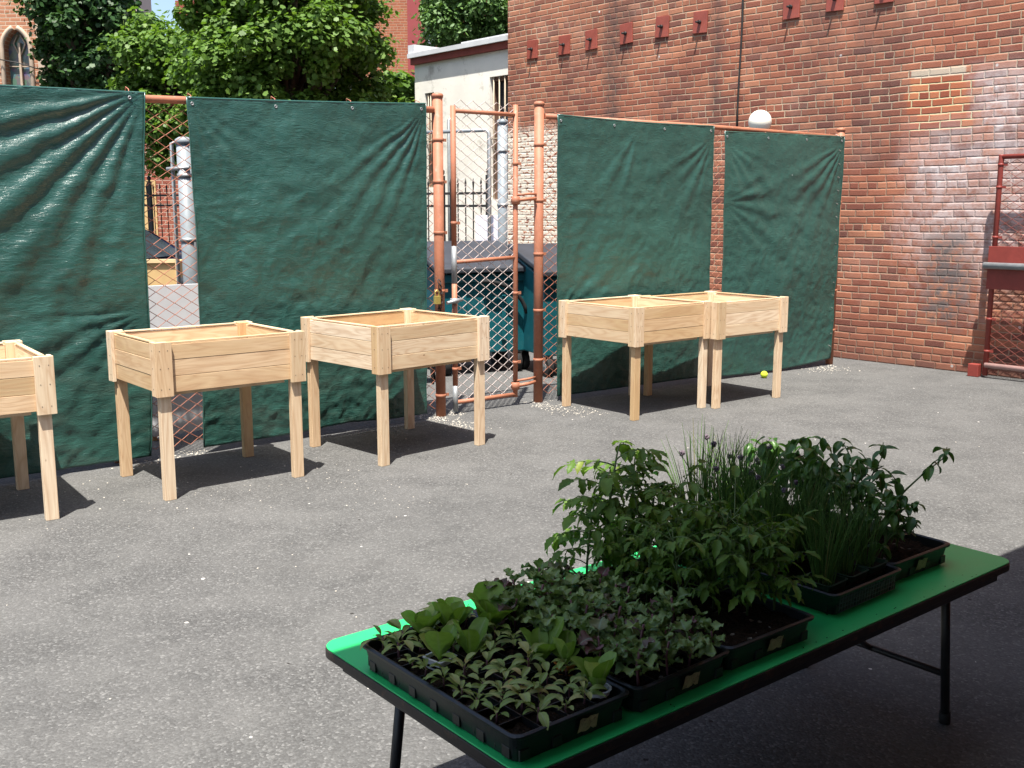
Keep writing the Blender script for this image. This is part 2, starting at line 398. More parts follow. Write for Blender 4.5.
def m_tarp():
    t = NT("green_tarp"); uv = t.uv(); o = t.obj(); u, v, _ = t.sep(uv)
    seed = t.math('MULTIPLY', t.objrand(), 50.0)
    big = t.noise(t.comb(u, v, seed), 1.3, 4, 0.6)
    c = t.ramp(big, [(0.3, (0.018, 0.064, 0.052)), (0.7, (0.027, 0.090, 0.073))])
    # dusty scuffs low down, chalky rubs
    dust = t.noise(t.comb(u, t.math('MULTIPLY', v, 3.0), seed), 2.6, 5, 0.7)
    c = t.mix(t.math('MULTIPLY', t.mr(dust, 0.52, 0.75, 0, 0.4), t.mr(v, 0.2, 1.3, 1.0, 0.2)), c, (0.085, 0.09, 0.07))
    sp = t.n("ShaderNodeTexVoronoi", feature='F1'); t.l(t.comb(u, t.math('MULTIPLY', v, 0.55), seed), sp.inputs['Vector']); sp.inputs['Scale'].default_value = 9
    spc = t.n("ShaderNodeSeparateColor"); t.l(sp.outputs['Color'], spc.inputs[0])
    c = t.mix(t.math('MULTIPLY', t.math('LESS_THAN', sp.outputs['Distance'], 0.055), t.math('GREATER_THAN', spc.outputs[0], 0.955)), c, (0.5, 0.55, 0.52))
    # crinkle: ridged noise stretched mostly sideways, heavier toward some areas
    w1 = t.noise(t.comb(t.math('MULTIPLY', u, 9.0), t.math('MULTIPLY', v, 34.0), seed), 1.0, 4, 0.62, 1.2)
    w1 = t.math('ABSOLUTE', t.math('SUBTRACT', w1, 0.5))
    w2 = t.noise(t.comb(t.math('MULTIPLY', u, 34.0), t.math('MULTIPLY', v, 60.0), seed), 1.0, 4, 0.65, 1.4)
    w2 = t.math('ABSOLUTE', t.math('SUBTRACT', w2, 0.5))
    weave = t.math('ADD', t.math('SINE', t.math('MULTIPLY', u, 900.0)), t.math('SINE', t.math('MULTIPLY', v, 900.0)))
    h = t.math('ADD', t.math('MULTIPLY', w1, 1.3), t.math('MULTIPLY', w2, 0.35))
    nb = t.bump(h, 0.55, 0.010)
    n2 = t.bump(weave, 0.05, 0.002, nb)
    hem = t.math('MAXIMUM', t.mr(t.math('FRACT', t.math('ADD', t.math('MULTIPLY', v, 2.15), 0.4)), 0.0, 0.012, 0.35, 0.0), 0.0)
    c = t.mix(hem, c, (0.004, 0.022, 0.018))
    sh = t.bsdf(c, t.mr(w2, 0.0, 0.3, 0.27, 0.40), 0.6, 0, n2)
    return t.done(sh)
M_tarp = m_tarp()

def m_paint(name, col, rust=0.4, fade=None, rough=0.5):
    t = NT(name); o = t.obj()
    n = t.noise(o, 9, 5, 0.65)
    c = t.ramp(n, [(0.3, tuple(x * 0.8 for x in col)), (0.7, tuple(min(1, x * 1.12) for x in col))])
    r = t.noise(o, 22, 5, 0.7)
    c = t.mix(t.mr(r, 0.58, 0.70, 0.0, rust), c, fade or tuple(x * 0.35 for x in col))
    nb = t.bump(t.noise(o, 120, 3), 0.15, 0.002)
    return t.done(t.bsdf(c, rough, 0.4, 0, nb))
M_orange = m_paint("terracotta_paint", (0.36, 0.14, 0.078), 0.7, (0.33, 0.24, 0.18), 0.6)
M_orangewire = m_paint("terracotta_wire", (0.36, 0.135, 0.08), 0.5, (0.16, 0.08, 0.05), 0.6)
M_graywire = m_paint("pinkish_galvanised_wire", (0.50, 0.42, 0.39), 0.5, (0.38, 0.17, 0.10), 0.5)
M_red = m_paint("red_gate_paint", (0.23, 0.042, 0.032), 0.4, (0.16, 0.03, 0.02), 0.45)
M_redwire = m_paint("dull_red_wire", (0.20, 0.045, 0.03), 0.4, (0.09, 0.03, 0.02), 0.6)
M_galv = simple("galvanised_steel", (0.30, 0.315, 0.32), 0.5, 0.5, 0.5, 0.15, 20)
M_greypole = m_paint("pale_grey_paint", (0.22, 0.25, 0.27), 0.4, (0.15, 0.15, 0.15), 0.5)
M_white = simple("white_plastic", (0.78, 0.78, 0.80), 0.45, 0.5, 0, 0.04)
M_blackmetal = simple("black_metal", (0.014, 0.014, 0.015), 0.45, 0.5, 0, 0.3, 15, 0.1)
M_iron = simple("black_iron", (0.02, 0.018, 0.017), 0.6, 0.4, 0, 0.3, 15)
M_blackplastic = simple("black_tray_plastic", (0.0085, 0.011, 0.012), 0.38, 0.5, 0, 0.3, 20, 0.1, 90, (0.02, 0.018, 0.013))
M_teal = simple("teal_plastic", (0.005, 0.085, 0.104), 0.42, 0.5, 0, 0.2, 4, 0.1, 60, (0.02, 0.10, 0.11))
M_lid = simple("slate_lid_plastic", (0.028, 0.032, 0.040), 0.55, 0.5, 0, 0.25, 5)
M_rubber = simple("rubber", (0.015, 0.015, 0.015), 0.8, 0.3)
M_ply = simple("tan_plywood", (0.50, 0.335, 0.15), 0.7, 0.3, 0, 0.12, 6)
M_glass = simple("dark_window_glass", (0.035, 0.045, 0.055), 0.12, 0.6, 0, 0.5, 2, 0.02)
M_bluecar = simple("dark_blue_car_paint", (0.012, 0.018, 0.05), 0.2, 0.6, 0.1, 0.1)

def m_soil():
    t = NT("potting_soil"); o = t.obj()
    n = t.noise(o, 60, 5, 0.75); v = t.n("ShaderNodeTexVoronoi"); t.l(o, v.inputs['Vector']); v.inputs['Scale'].default_value = 110
    c = t.ramp(n, [(0.3, (0.010, 0.007, 0.005)), (0.6, (0.030, 0.019, 0.012)), (0.8, (0.07, 0.045, 0.028))])
    vc = t.n("ShaderNodeSeparateColor"); t.l(v.outputs['Color'], vc.inputs[0])
    c = t.mix(t.math('GREATER_THAN', vc.outputs[0], 0.985), c, (0.26, 0.235, 0.20))
    nb = t.bump(t.math('ADD', n, v.outputs['Distance']), 0.9, 0.012)
    return t.done(t.bsdf(c, 0.95, 0.1, 0, nb))
M_soil = m_soil()

def m_leaf(name, stops, trans=0.28, rough=0.45, vein=None, edge=None, spec=0.35):
    t = NT(name); isl = t.island(); orr = t.objrand()
    f = t.math('FRACT', t.math('ADD', isl, t.math('MULTIPLY', orr, 3.7)))
    c = t.ramp(f, stops)
    o = t.obj(); c = t.mix(t.mr(t.noise(o, 70, 3, 0.6), 0.35, 0.7, 0, 0.35), c, tuple(x * 0.6 for x in stops[0][1]))
    if vein:
        u, v, _ = t.sep(t.uv())
        mid = t.mr(t.math('ABSOLUTE', u), 0.02, 0.16, 1.0, 0.0)
        c = t.mix(t.math('MULTIPLY', mid, 0.7), c, vein)
    nb = t.bump(t.noise(o, 160, 2), 0.2, 0.003)
    b = t.bsdf(c, rough, spec, 0, nb)
    tr = t.n("ShaderNodeBsdfTranslucent"); tc = t.mix(1.0, c, (1.0, 1.05, 0.45), 'MULTIPLY'); t.l(tc, tr.inputs[0])
    mx = t.n("ShaderNodeMixShader"); mx.inputs[0].default_value = trans; t.l(b, mx.inputs[1]); t.l(tr.outputs[0], mx.inputs[2])
    return t.done(mx.outputs[0])
M_romaine = m_leaf("romaine_leaf", [(0, (0.16, 0.29, 0.045)), (0.5, (0.22, 0.37, 0.06)), (0.9, (0.25, 0.42, 0.09)), (1, (0.42, 0.48, 0.16))], 0.4, 0.42, (0.25, 0.36, 0.14))
M_spinach = m_leaf("pale_spinach_leaf", [(0, (0.18, 0.27, 0.055)), (0.5, (0.25, 0.34, 0.085)), (0.85, (0.34, 0.40, 0.13)), (1, (0.46, 0.38, 0.13))], 0.25, 0.5, (0.30, 0.34, 0.20))
M_kale = m_leaf("kale_leaf", [(0, (0.11, 0.19, 0.05)), (0.45, (0.165, 0.26, 0.075)), (0.86, (0.24, 0.33, 0.11)), (0.93, (0.13, 0.09, 0.08)), (1, (0.17, 0.06, 0.08))], 0.2, 0.5, (0.20, 0.27, 0.19))
M_tomato = m_leaf("tomato_leaf", [(0, (0.075, 0.15, 0.018)), (0.6, (0.12, 0.22, 0.03)), (0.92, (0.17, 0.29, 0.045)), (1, (0.28, 0.30, 0.06))], 0.38, 0.5)
M_parsley = m_leaf("fine_leaf", [(0, (0.075, 0.16, 0.02)), (0.6, (0.115, 0.23, 0.03)), (1, (0.17, 0.29, 0.045))], 0.38, 0.5)
M_chive = m_leaf("chive_leaf", [(0, (0.075, 0.17, 0.035)), (0.6, (0.12, 0.25, 0.05)), (0.93, (0.19, 0.33, 0.08)), (1, (0.34, 0.30, 0.12))], 0.3, 0.45)
M_pepper = m_leaf("pepper_leaf", [(0, (0.05, 0.13, 0.025)), (0.6, (0.075, 0.175, 0.035)), (1, (0.12, 0.24, 0.05))], 0.35, 0.35, None, None, 0.5)
M_stemgreen = simple("green_stem", (0.10, 0.15, 0.05), 0.6, 0.3)
M_stempurple = simple("purplish_stem", (0.16, 0.075, 0.085), 0.6, 0.3)
M_blossom = simple("mauve_blossom", (0.15, 0.115, 0.14), 0.8, 0.2)
M_maple = m_leaf("maple_leaf", [(0, (0.075, 0.155, 0.022)), (0.5, (0.115, 0.215, 0.034)), (0.9, (0.16, 0.27, 0.05)), (1, (0.20, 0.30, 0.075))], 0.40, 0.5)
M_darkleaf = m_leaf("dark_tree_leaf", [(0, (0.022, 0.062, 0.016)), (0.6, (0.035, 0.09, 0.022)), (1, (0.055, 0.12, 0.03))], 0.25, 0.5)
M_softleaf = m_leaf("locust_leaf", [(0, (0.075, 0.16, 0.04)), (0.6, (0.11, 0.21, 0.06)), (1, (0.15, 0.26, 0.07))], 0.3, 0.5)
M_bark = simple("grey_brown_bark", (0.10, 0.075, 0.055), 0.9, 0.2, 0, 0.35, 12, 0.6, 30)

def m_green_top():
    t = NT("green_laminate"); o = t.obj()
    n = t.noise(o, 3, 4, 0.6)
    c = t.ramp(n, [(0.3, (0.020, 0.46, 0.125)), (0.7, (0.028, 0.54, 0.15))])
    sc = t.noise(t.vec('MULTIPLY', o, (3, 60, 1)), 1.5, 4, 0.7)
    c = t.mix(t.mr(sc, 0.6, 0.75, 0, 0.18), c, (0.10, 0.36, 0.20))
    d = t.noise(o, 26, 5, 0.75)
    c = t.mix(t.mr(d, 0.63, 0.74, 0, 0.45), c, (0.03, 0.11, 0.05))
    return t.done(t.bsdf(c, t.mr(n, 0.3, 0.7, 0.34, 0.48), 0.45, 0, t.bump(t.noise(o, 300, 2), 0.08, 0.001)))
M_green = m_green_top()
M_edge = simple("dark_edge_band", (0.022, 0.018, 0.016), 0.5, 0.4, 0, 0.3, 12, 0.1, 60, (0.10, 0.05, 0.03))
M_tape = simple("masking_tape", (0.42, 0.36, 0.20), 0.7, 0.2, 0, 0.25, 45, 0.4, 90, (0.13, 0.11, 0.08))
M_ball = simple("tennis_felt", (0.55, 0.68, 0.05), 0.95, 0.1, 0, 0.1, 60, 0.4, 300)
M_orangepot = simple("orange_pot_plastic", (0.42, 0.16, 0.03), 0.5, 0.4)
M_potgreen = simple("dark_green_pot_plastic", (0.010, 0.035, 0.018), 0.42, 0.5)
M_rubble = simple("crumbled_concrete", (0.40, 0.37, 0.32), 0.9, 0.2, 0, 0.25, 40, 0.5, 90)
M_globe = simple("opal_globe", (0.80, 0.77, 0.66), 0.25, 0.5, 0, 0.05)

# ------------------------------------------------------------------ ground
g = MB(); g.add([(-150, -60, 0), (150, -60, 0), (150, 240, 0), (-150, 240, 0)], [(0, 1, 2, 3)])
tag(g.build("ground", M_asphalt), "grey weathered asphalt of the yard", None, None, "structure")

# ------------------------------------------------------------------ big brick building at the right
W0 = Vector((3.474, 10.878, 0)); WD = Vector((-0.66808, 0.74409, 0)); WN = Vector((-0.74409, -0.66808, 0))
WANG = math.atan2(WD.y, WD.x)
SEND = 5.283
bb = thing("brick_building", "tall weathered red brick building with square iron anchor plates beside the fence", "building", W0, WANG)
# local: x along WD (to the far corner), +y = left of WD = (-.744,-.668) = WN toward camera
b = MB(); b.box((-16, -10, 0), (SEND, 0, 9.5)); b.build("wall", M_brick, bb)
for i, sx in enumerate((4.779, 4.172, 3.689, 3.1, 2.534, 1.973, 0.773, 0.255, -0.281)):
    b = MB(); b.box((-0.10, 0.002, -0.12), (0.10, 0.022, 0.12))
    if i == 0: mp = m_paint("rusty_red_plate", (0.27, 0.065, 0.045), 0.5, (0.18, 0.07, 0.05))
    p = b.build("anchor_plate", mp, bb, 0.004, (sx, 0, 3.665 + rnd.uniform(-.012, .012)), (0, R(rnd.uniform(-3, 3)), 0))
    b = MB(); b.tube([(0, 0.02, 0.0), (0, 0.05, 0)], 0.022, 6); b.tube([(0, 0.04, 0), (0, 0.095, -0.005)], 0.011, 8)
    b.build("bolt", M_iron, p)
b = MB(); b.tube([(1.40 + 0.012 * math.sin(z * 3), 0.02, z) for z in np.arange(2.3, 9.3, 0.35)], 0.011, 6)
b.build("cable", M_iron, bb)
# cornice out of frame, seals the parapet
b = MB(); b.box((-16.1, -10.1, 9.5), (SEND + 0.12, 0.12, 9.8)); b.build("cornice", M_orange, bb)

# globe lamp on the wall
gp = W0 + WD * 1.003
gl = thing("globe_lamp", "round cream globe lamp on brick wall just above the fence tarp", "lamp", gp + Vector((0, 0, 2.40)), WANG)
b = MB(); b.lathe([(0.125 * math.sin(a) + 5e-4, -0.125 * math.cos(a)) for a in np.linspace(0, math.pi, 13)], 24, (0, 0.17, 0.085)); b.build("globe", M_globe, gl)
b = MB(); b.tube([(0, 0.0, -0.08), (0, 0.1, -0.09), (0, 0.17, -0.05), (0, 0.17, -0.02)], 0.014, 8); b.tube([(0, 0.0, -0.08), (0, 0.02, -0.08)], 0.05, 12); b.lathe([(0.05, -0.05), (0.055, -0.02), (0.04, 0.0)], 16, (0, 0.17, 0)); b.build("bracket", M_orange, gl)

# ------------------------------------------------------------------ chain link maker (in a local frame: x along, z up, y=0)
def chain_mesh(x0, x1, z0, z1, pitch=0.056, r=0.0021, amp=0.0035):
    V = []; Fc = []; n = 0
    nx = int(round((x1 - x0) / (pitch))) ; half = (x1 - x0) / nx / 2
    zs = []; z = z0
    while z <= z1 + 1e-6: zs.append(z); z += half * 1.3
    sq = [(1, 0), (0, 1), (-1, 0), (0, -1)]
    for k in range(nx):
        for s_ in (0,):
            cx = x0 + (2 * k + 1) * half
            pts = []
            for i, z in enumerate(zs):
                side = 1 if (i + k) % 2 == 0 else -1
                pts.append((cx + side * half, amp * (1 if side > 0 else -1), z))
            # tube with square section (fast)
            for i in range(len(pts) - 1):
                a = np.array(pts[i]); c = np.array(pts[i + 1]); t = (c - a) / np.linalg.norm(c - a)
                xx = np.array([t[2], 0, -t[0]]); yy = np.array([0, 1.0, 0])
                for q in (a, c):
                    for (p, q2) in sq: V.append(q + xx * p * r + yy * q2 * r)
                for j in range(4): Fc.append((n + j, n + (j + 1) % 4, n + 4 + (j + 1) % 4, n + 4 + j))
                n += 8
    return np.array(V), np.array(Fc)
def add_chain(name, parent, x0, x1, z0, z1, mat, **kw):
    V, Fc = chain_mesh(x0, x1, z0, z1, **kw)
    return npmesh(name, V, Fc, mat, parent)
def post(mb, x, z1, r, y=0.0, cap=True, z0=0.0):
    mb.tube([(x, y, z0), (x, y, z1)], r, 16)
    if cap: mb.lathe([(r * 1.02, -0.012), (r * 1.14, -0.01), (r * 1.14, 0.006), (r * 0.95, 0.016), (r * 0.4, 0.022), (0.0005, 0.023)], 16, (x, y, z1))
def bands(mb, x, zs, r, y=0.0):
    for z in zs:
        mb.lathe([(r, -0.012), (r + 0.0035, -0.010), (r + 0.0035, 0.010), (r, 0.012)], 16, (x, y, z))
        mb.box((x - 0.006 + r * 0.9, y - 0.004, z - 0.011), (x + r + 0.035, y + 0.004, z + 0.011))

PGL, PGR, PW = Vector((-0.54, 7.742, 0)), Vector((0.212, 8.326, 0)), Vector((3.227, 10.444, 0))
PMID = Vector((1.77, 9.42, 0))
# left run
dl = Vector((2.41, 1.94, 0)).normalized(); LL = 6.4
PL0 = PGL - dl * LL; angl = math.atan2(dl.y, dl.x)
fl = thing("chain_link_fence", "rusty orange chain link fence run left of the gate behind green tarps", "fence", PL0, angl)
for x in (0.05, 2.10, 4.0, LL):
    b = MB(); r = 0.038 if x == LL else 0.028; post(b, x, 2.36 if x == LL else 2.2, r, 0.0 if x == LL else 0.05)
    if x == LL: bands(b, x, (0.16, 0.42, 0.95, 1.38, 1.75, 2.05), r)
    b.build("post", M_orange, fl)
b = MB(); b.tube([(0, 0.0, 2.17), (2, 0, 2.175), (4, 0, 2.195), (LL - 0.04, 0, 2.26)], 0.024, 10); b.build("top_rail", M_orange, fl)
add_chain("wire_mesh", fl, 0.0, LL - 0.05, 0.06, 2.24, M_orangewire)
# right run
dr = (PW - PGR).normalized(); LR = (PW - PGR).length; angr = math.atan2(dr.y, dr.x)
fr = thing("chain_link_fence", "orange chain link fence run between the gate and the brick wall", "fence", PGR, angr)
for x, h in ((0.0, 2.36), (1.89, 2.20), (LR, 2.32)):
    b = MB(); r = 0.038 if x != 1.89 else 0.028; post(b, x, h, r)
    if x != 1.89: bands(b, x, (0.35, 0.75, 1.2, 1.62, 2.05), r)
    b.build("post", M_orange, fr)
b = MB(); b.tube([(0.05, 0, 2.27), (LR / 2, 0, 2.27), (LR - 0.04, 0, 2.25)], 0.022, 10); b.build("top_rail", M_orange, fr)
add_chain("wire_mesh", fr, 0.05, LR - 0.05, 0.06, 2.30, M_orangewire)
# extra loose curl of wire toward the wall post
b = MB()
for k in range(34):
    z = 0.1 + k * 0.064; xx = LR - 0.09
    b.tube([(xx + 0.05, -0.01, z), (xx + 0.015, -0.05 - 0.02 * (k % 2), z + 0.03), (xx - 0.03, -0.03, z + 0.062)], 0.0022, 4)
b.build("wire_edge", M_graywire, fr)
# gate
dg = (PGR - PGL).normalized(); LG = (PGR - PGL).length; angg = math.atan2(dg.y, dg.x)
gt = thing("chain_link_gate", "narrow orange framed chain link gate between two capped posts", "gate", PGL + dg * 0.02, angg)
gx0, gx1 = 0.115, LG - 0.255
fm = MB()
fm.tube([(gx0, 0, 1.28), (gx0, 0, 2.30)], 0.020, 12); fm.tube([(gx1, 0, 0.07), (gx1, 0, 2.34)], 0.020, 12)
fm.tube([(gx0, 0, 0.09), (gx1, 0, 0.09)], 0.017, 12); fm.tube([(gx0, 0, 2.265), (gx1, 0, 2.265)], 0.016, 12); fm.tube([(gx0, 0, 1.16), (gx1, 0, 1.18)], 0.015, 12)
fm.tube([(gx0, 0, 0.22), (gx0, 0, 1.0)], 0.020, 12)
bands(fm, gx0, (0.35, 1.45), 0.020); bands(fm, gx1, (0.35, 0.9, 1.9), 0.020)
fm.build("gate_frame", M_orange, gt)
for za, zb in ((0.02, 0.22), (1.0, 1.28)):
    fm = MB(); fm.tube([(gx0, 0, za), (gx0, 0, zb)], 0.0205, 12); fm.build("bare_steel_sleeve", M_galv, gt)
add_chain("wire_mesh", gt, gx0 + 0.01, gx1 - 0.01, 0.08, 2.36, M_graywire, r=0.0025)
# latch, hinge and chain
b = MB(); b.tube([(gx0 - 0.09, -0.03, 0.86), (gx0 + 0.05, -0.03, 0.88)], 0.013, 8); b.lathe([(0.024, -0.02), (0.034, -0.018), (0.034, 0.018), (0.024, 0.02)], 12, (gx0, 0, 0.87)); b.build("latch", M_galv, gt)
for z in (0.16, 1.62):
    b = MB(); b.tube([(gx1, -0.01, z), (gx1 + 0.08, -0.045, z + 0.01), (LG - 0.07, -0.02, z + 0.015)], 0.015, 8)
    b.tube([(gx1, -0.01, z + 0.04), (gx1 + 0.1, -0.04, z + 0.05), (LG - 0.06, -0.01, z + 0.05)], 0.010, 8)
    b.lathe([(0.03, -0.03), (0.036, -0.028), (0.036, 0.028), (0.03, 0.03)], 12, (gx1, 0, z))
    b.build("hinge", M_orange, gt)
# padlock and loop of chain on the left post (part of gate closing)
b = MB()
for k in range(12):
    a = k * 0.55; c = Vector((-0.055 + 0.012 * math.sin(a), -0.05, 1.02 - k * 0.035)); 
    pts = [c + Vector((0.012 * math.cos(q), 0.006 * math.sin(q) * (1 if k % 2 else 2), 0.02 * math.sin(q))) for q in np.linspace(0, 2 * math.pi, 9)]
    b.tube(pts, 0.004, 5)
b.build("chain", M_iron, gt)
b = MB(); b.box((-0.105, -0.075, 0.86), (-0.06, -0.045, 0.92)); b.tube([(-0.10, -0.06, 0.92), (-0.1, -0.06, 0.95), (-0.083, -0.06, 0.965), (-0.066, -0.06, 0.95), (-0.066, -0.06, 0.92)], 0.005, 6)
b.build("padlock", simple("brass", (0.45, 0.36, 0.10), 0.4, 0.5, 0.5), gt, 0.004)

# ------------------------------------------------------------------ tarps
def smooth01(x): x = np.clip(x, 0, 1); return x * x * (3 - 2 * x)
def fbm(u, v, seed, oct=4, sc=1.0):
    out = np.zeros_like(u)
    it = np.nditer(u, flags=['multi_index'])
    flat = out.ravel(); uf = (u * sc).ravel(); vf = (v * sc).ravel()
    for i in range(len(flat)):
        flat[i] = mnoise.fractal(Vector((uf[i], vf[i], seed)), 0.9, 2.0, oct, noise_basis='PERLIN_ORIGINAL')
    return flat.reshape(u.shape)
def tarp(label, origin, ang, W, ztop, zbot, folds, seed, nx=170, nz=170, sag=None, edge=None, belly=0.05):
    """origin: fence frame origin; x from W[0] to W[1]. folds: (px,pz,theta0,theta1,count,amp,decay)"""
    root = thing("green_tarp", label, "tarp", origin, ang, "green tarps tied along the chain link fence")
    x0, x1 = W
    U, T = np.meshgrid(np.linspace(0, 1, nx), np.linspace(0, 1, nz))
    X = x0 + (x1 - x0) * U
    zt = ztop(U); zb = zbot(U)
    Z = zb + (zt - zb) * T
    w_, h_ = x1 - x0, (zt - zb).max()
    lx, lz = (x1 - x0) * U, Z - zb.min()
    D = belly * np.sin(np.pi * np.clip(1 - T, 0, 1)) * 0.6 * np.sin(np.pi * np.clip(U, 0.03, 0.97))
    nz1 = fbm(lx, lz, seed, 4, 1.7); nz2 = fbm(lx, lz, seed + 9, 4, 6.0)
    D += 0.014 * nz1
    # crinkle: ridged, stronger low
    D += 0.0095 * (0.5 - np.abs(nz2)) * (0.6 + 0.8 * (1 - T))
    for (px, pz, t0, t1, cnt, amp, dec, bend) in folds:
        dx = lx - px; dz = Z - pz
        rr = np.sqrt(dx * dx + dz * dz) + 1e-4
        th = np.arctan2(-dz, dx)               # downwards positive
        th = th + bend * rr + 0.05 * nz1
        f = (th - t0) / (t1 - t0)
        win = smooth01(f * 5) * smooth01((1 - f) * 5)
        ph = f * cnt * 2 * np.pi
        prof = np.sign(np.sin(ph)) * np.abs(np.sin(ph)) ** 0.8
        D += amp * win * prof * np.minimum(1, rr / 0.35) * np.exp(-rr / dec) * (1 + 0.4 * nz1)
    if edge is not None: X = X + edge(U, T)
    off = 0.035 + np.maximum(D + 0.02, 0.0)
    Y = -off
    V = np.stack([X.ravel(), Y.ravel(), Z.ravel()], 1)
    idx = np.arange(nx * nz).reshape(nz, nx)
    Fq = np.stack([idx[:-1, :-1].ravel(), idx[:-1, 1:].ravel(), idx[1:, 1:].ravel(), idx[1:, :-1].ravel()], 1)
    uv = np.stack([lx.ravel(), Z.ravel()], 1)
    o = npmesh("sheet", V, Fq, M_tarp, root, True, uv)
    so = o.modifiers.new("thick", 'SOLIDIFY'); so.thickness = 0.0015; so.offset = 1
    # hem along top edge + grommets
    b = MB(); k = list(range(0, nx, 4)) + [nx - 1]
    b.tube([V[(nz - 1) * nx + i] + np.array([0, 0.004, -0.004]) for i in k], 0.008, 6)
    b.tube([V[j * nx] for j in list(range(0, nz, 5)) + [nz - 1]], 0.005, 5); b.tube([V[j * nx + nx - 1] for j in list(range(0, nz, 5)) + [nz - 1]], 0.005, 5)
    b.build("hem", M_tarp, root)
    for fu in np.linspace(0.02, 0.98, 4):
        i = int(fu * (nx - 1)); p = V[(nz - 4) * nx + i]
        b = MB(); b.lathe([(0.005, 0.0), (0.007, 0.002), (0.010, 0.002), (0.011, 0.0)], 12)
        b.build("grommet", M_galv, root, 0, (p[0], p[1] - 0.004, p[2]), (R(90), 0, 0))
        b = MB(); b.tube([(p[0], p[1], p[2]), (p[0] + 0.005, -0.03, p[2] + 0.05), (p[0] + 0.01, 0.03, p[2] + 0.07), (p[0], 0.02, p[2] + 0.02)], 0.003, 5)
        b.build("tie", M_orangewire, root)
    return root
def fence_x(u, vbase, P0, d):   # distance along a fence line of the ground pixel
    p = atz(u, vbase); return (p - P0).dot(d)
def xon(u, P0, d):             # where the vertical plane through pixel column u meets the fence line
    r = ray(u, 300); nn = Vector((r.y, -r.x, 0)); return -P0.dot(nn) / d.dot(nn)
# distance along left run for columns
t1r, t2l, t2r = xon(144, PL0, dl), xon(193, PL0, dl), xon(424, PL0, dl)
def sagf(a, b, s, bumps=()):
    return lambda U: a + (b - a) * U - s * np.sin(np.pi * U) + sum(am * np.exp(-((U - c) / wd) ** 2) for c, am, wd in bumps)
tarp("leftmost dark green tarp with deep folds fanning from its top right corner", PL0, angl, (0.15, t1r), sagf(2.19, 2.235, 0.012), sagf(0.02, 0.035, 0.0, ((0.5, 0.03, 0.2),)),
     [(t1r - 0.15, 2.25, R(92), R(176), 6.2, 0.013, 2.4, -0.06), (t1r - 0.15, 0.95, R(120), R(215), 6, 0.007, 1.2, 0.1), (0.0, 1.0, R(-60), R(60), 6, 0.006, 1.5, 0)], 3.0, 230, 190,
     edge=lambda U, T: U * (0.05 * T - 0.035 * (1 - T) + 0.012 * np.sin(T * 7)), belly=0.06)
tarp("wide green tarp between the first fence gap and the orange gate", PL0, angl, (t2l, t2r), sagf(2.225, 2.295, 0.006), sagf(0.04, 0.05, 0.0, ((0.6, 0.02, 0.15),)),
     [(t2r - t2l, 2.27, R(95), R(150), 5.2, 0.0085, 1.0, -0.12), (0.0, 2.2, R(15), R(85), 4, 0.006, 0.6, 0), (0.0, 1.55, R(-40), R(50), 4, 0.005, 0.5, 0)], 11.0,
     edge=lambda U, T: -0.03 * U * (1 - T) + 0.02 * (1 - U) * np.sin(T * 3), belly=0.05)
t3l, t3r, t4l, t4r = xon(557, PGR, dr), xon(709, PGR, dr), xon(720, PGR, dr), xon(836, PGR, dr)
tarp("green tarp right of the gate with a diagonal crease at its top", PGR, angr, (t3l - 0.05, t3r - 0.06), sagf(2.285, 2.275, 0.012), sagf(0.04, 0.05, 0.0),
     [(0.85, 2.2, R(100), R(140), 1.6, 0.011, 0.7, 0), (t3r - t3l, 2.2, R(100), R(160), 4, 0.008, 0.6, -0.1), (0.0, 0.7, R(-75), R(20), 5, 0.007, 0.7, 0.1)], 21.0, 130, 150,
     edge=lambda U, T: -0.035 * (1 - T) * (U - 0.4), belly=0.04)
tarp("narrow green tarp at the fence end against the brick wall", PGR, angr, (t4l - 0.07, t4r - 0.07), sagf(2.235, 2.255, 0.0), sagf(0.03, 0.07, 0.03),
     [(0.0, 1.62, R(-35), R(60), 5, 0.008, 0.8, 0), (t4r - t4l, 2.2, R(95), R(165), 5, 0.009, 0.9, -0.1), (0.0, 2.15, R(10), R(80), 4, 0.006, 0.5, 0)], 31.0, 130, 150,
     edge=lambda U, T: 0.03 * np.sin(T * 3.0) * (1 - U) - 0.05 * U * (1 - T), belly=0.06)

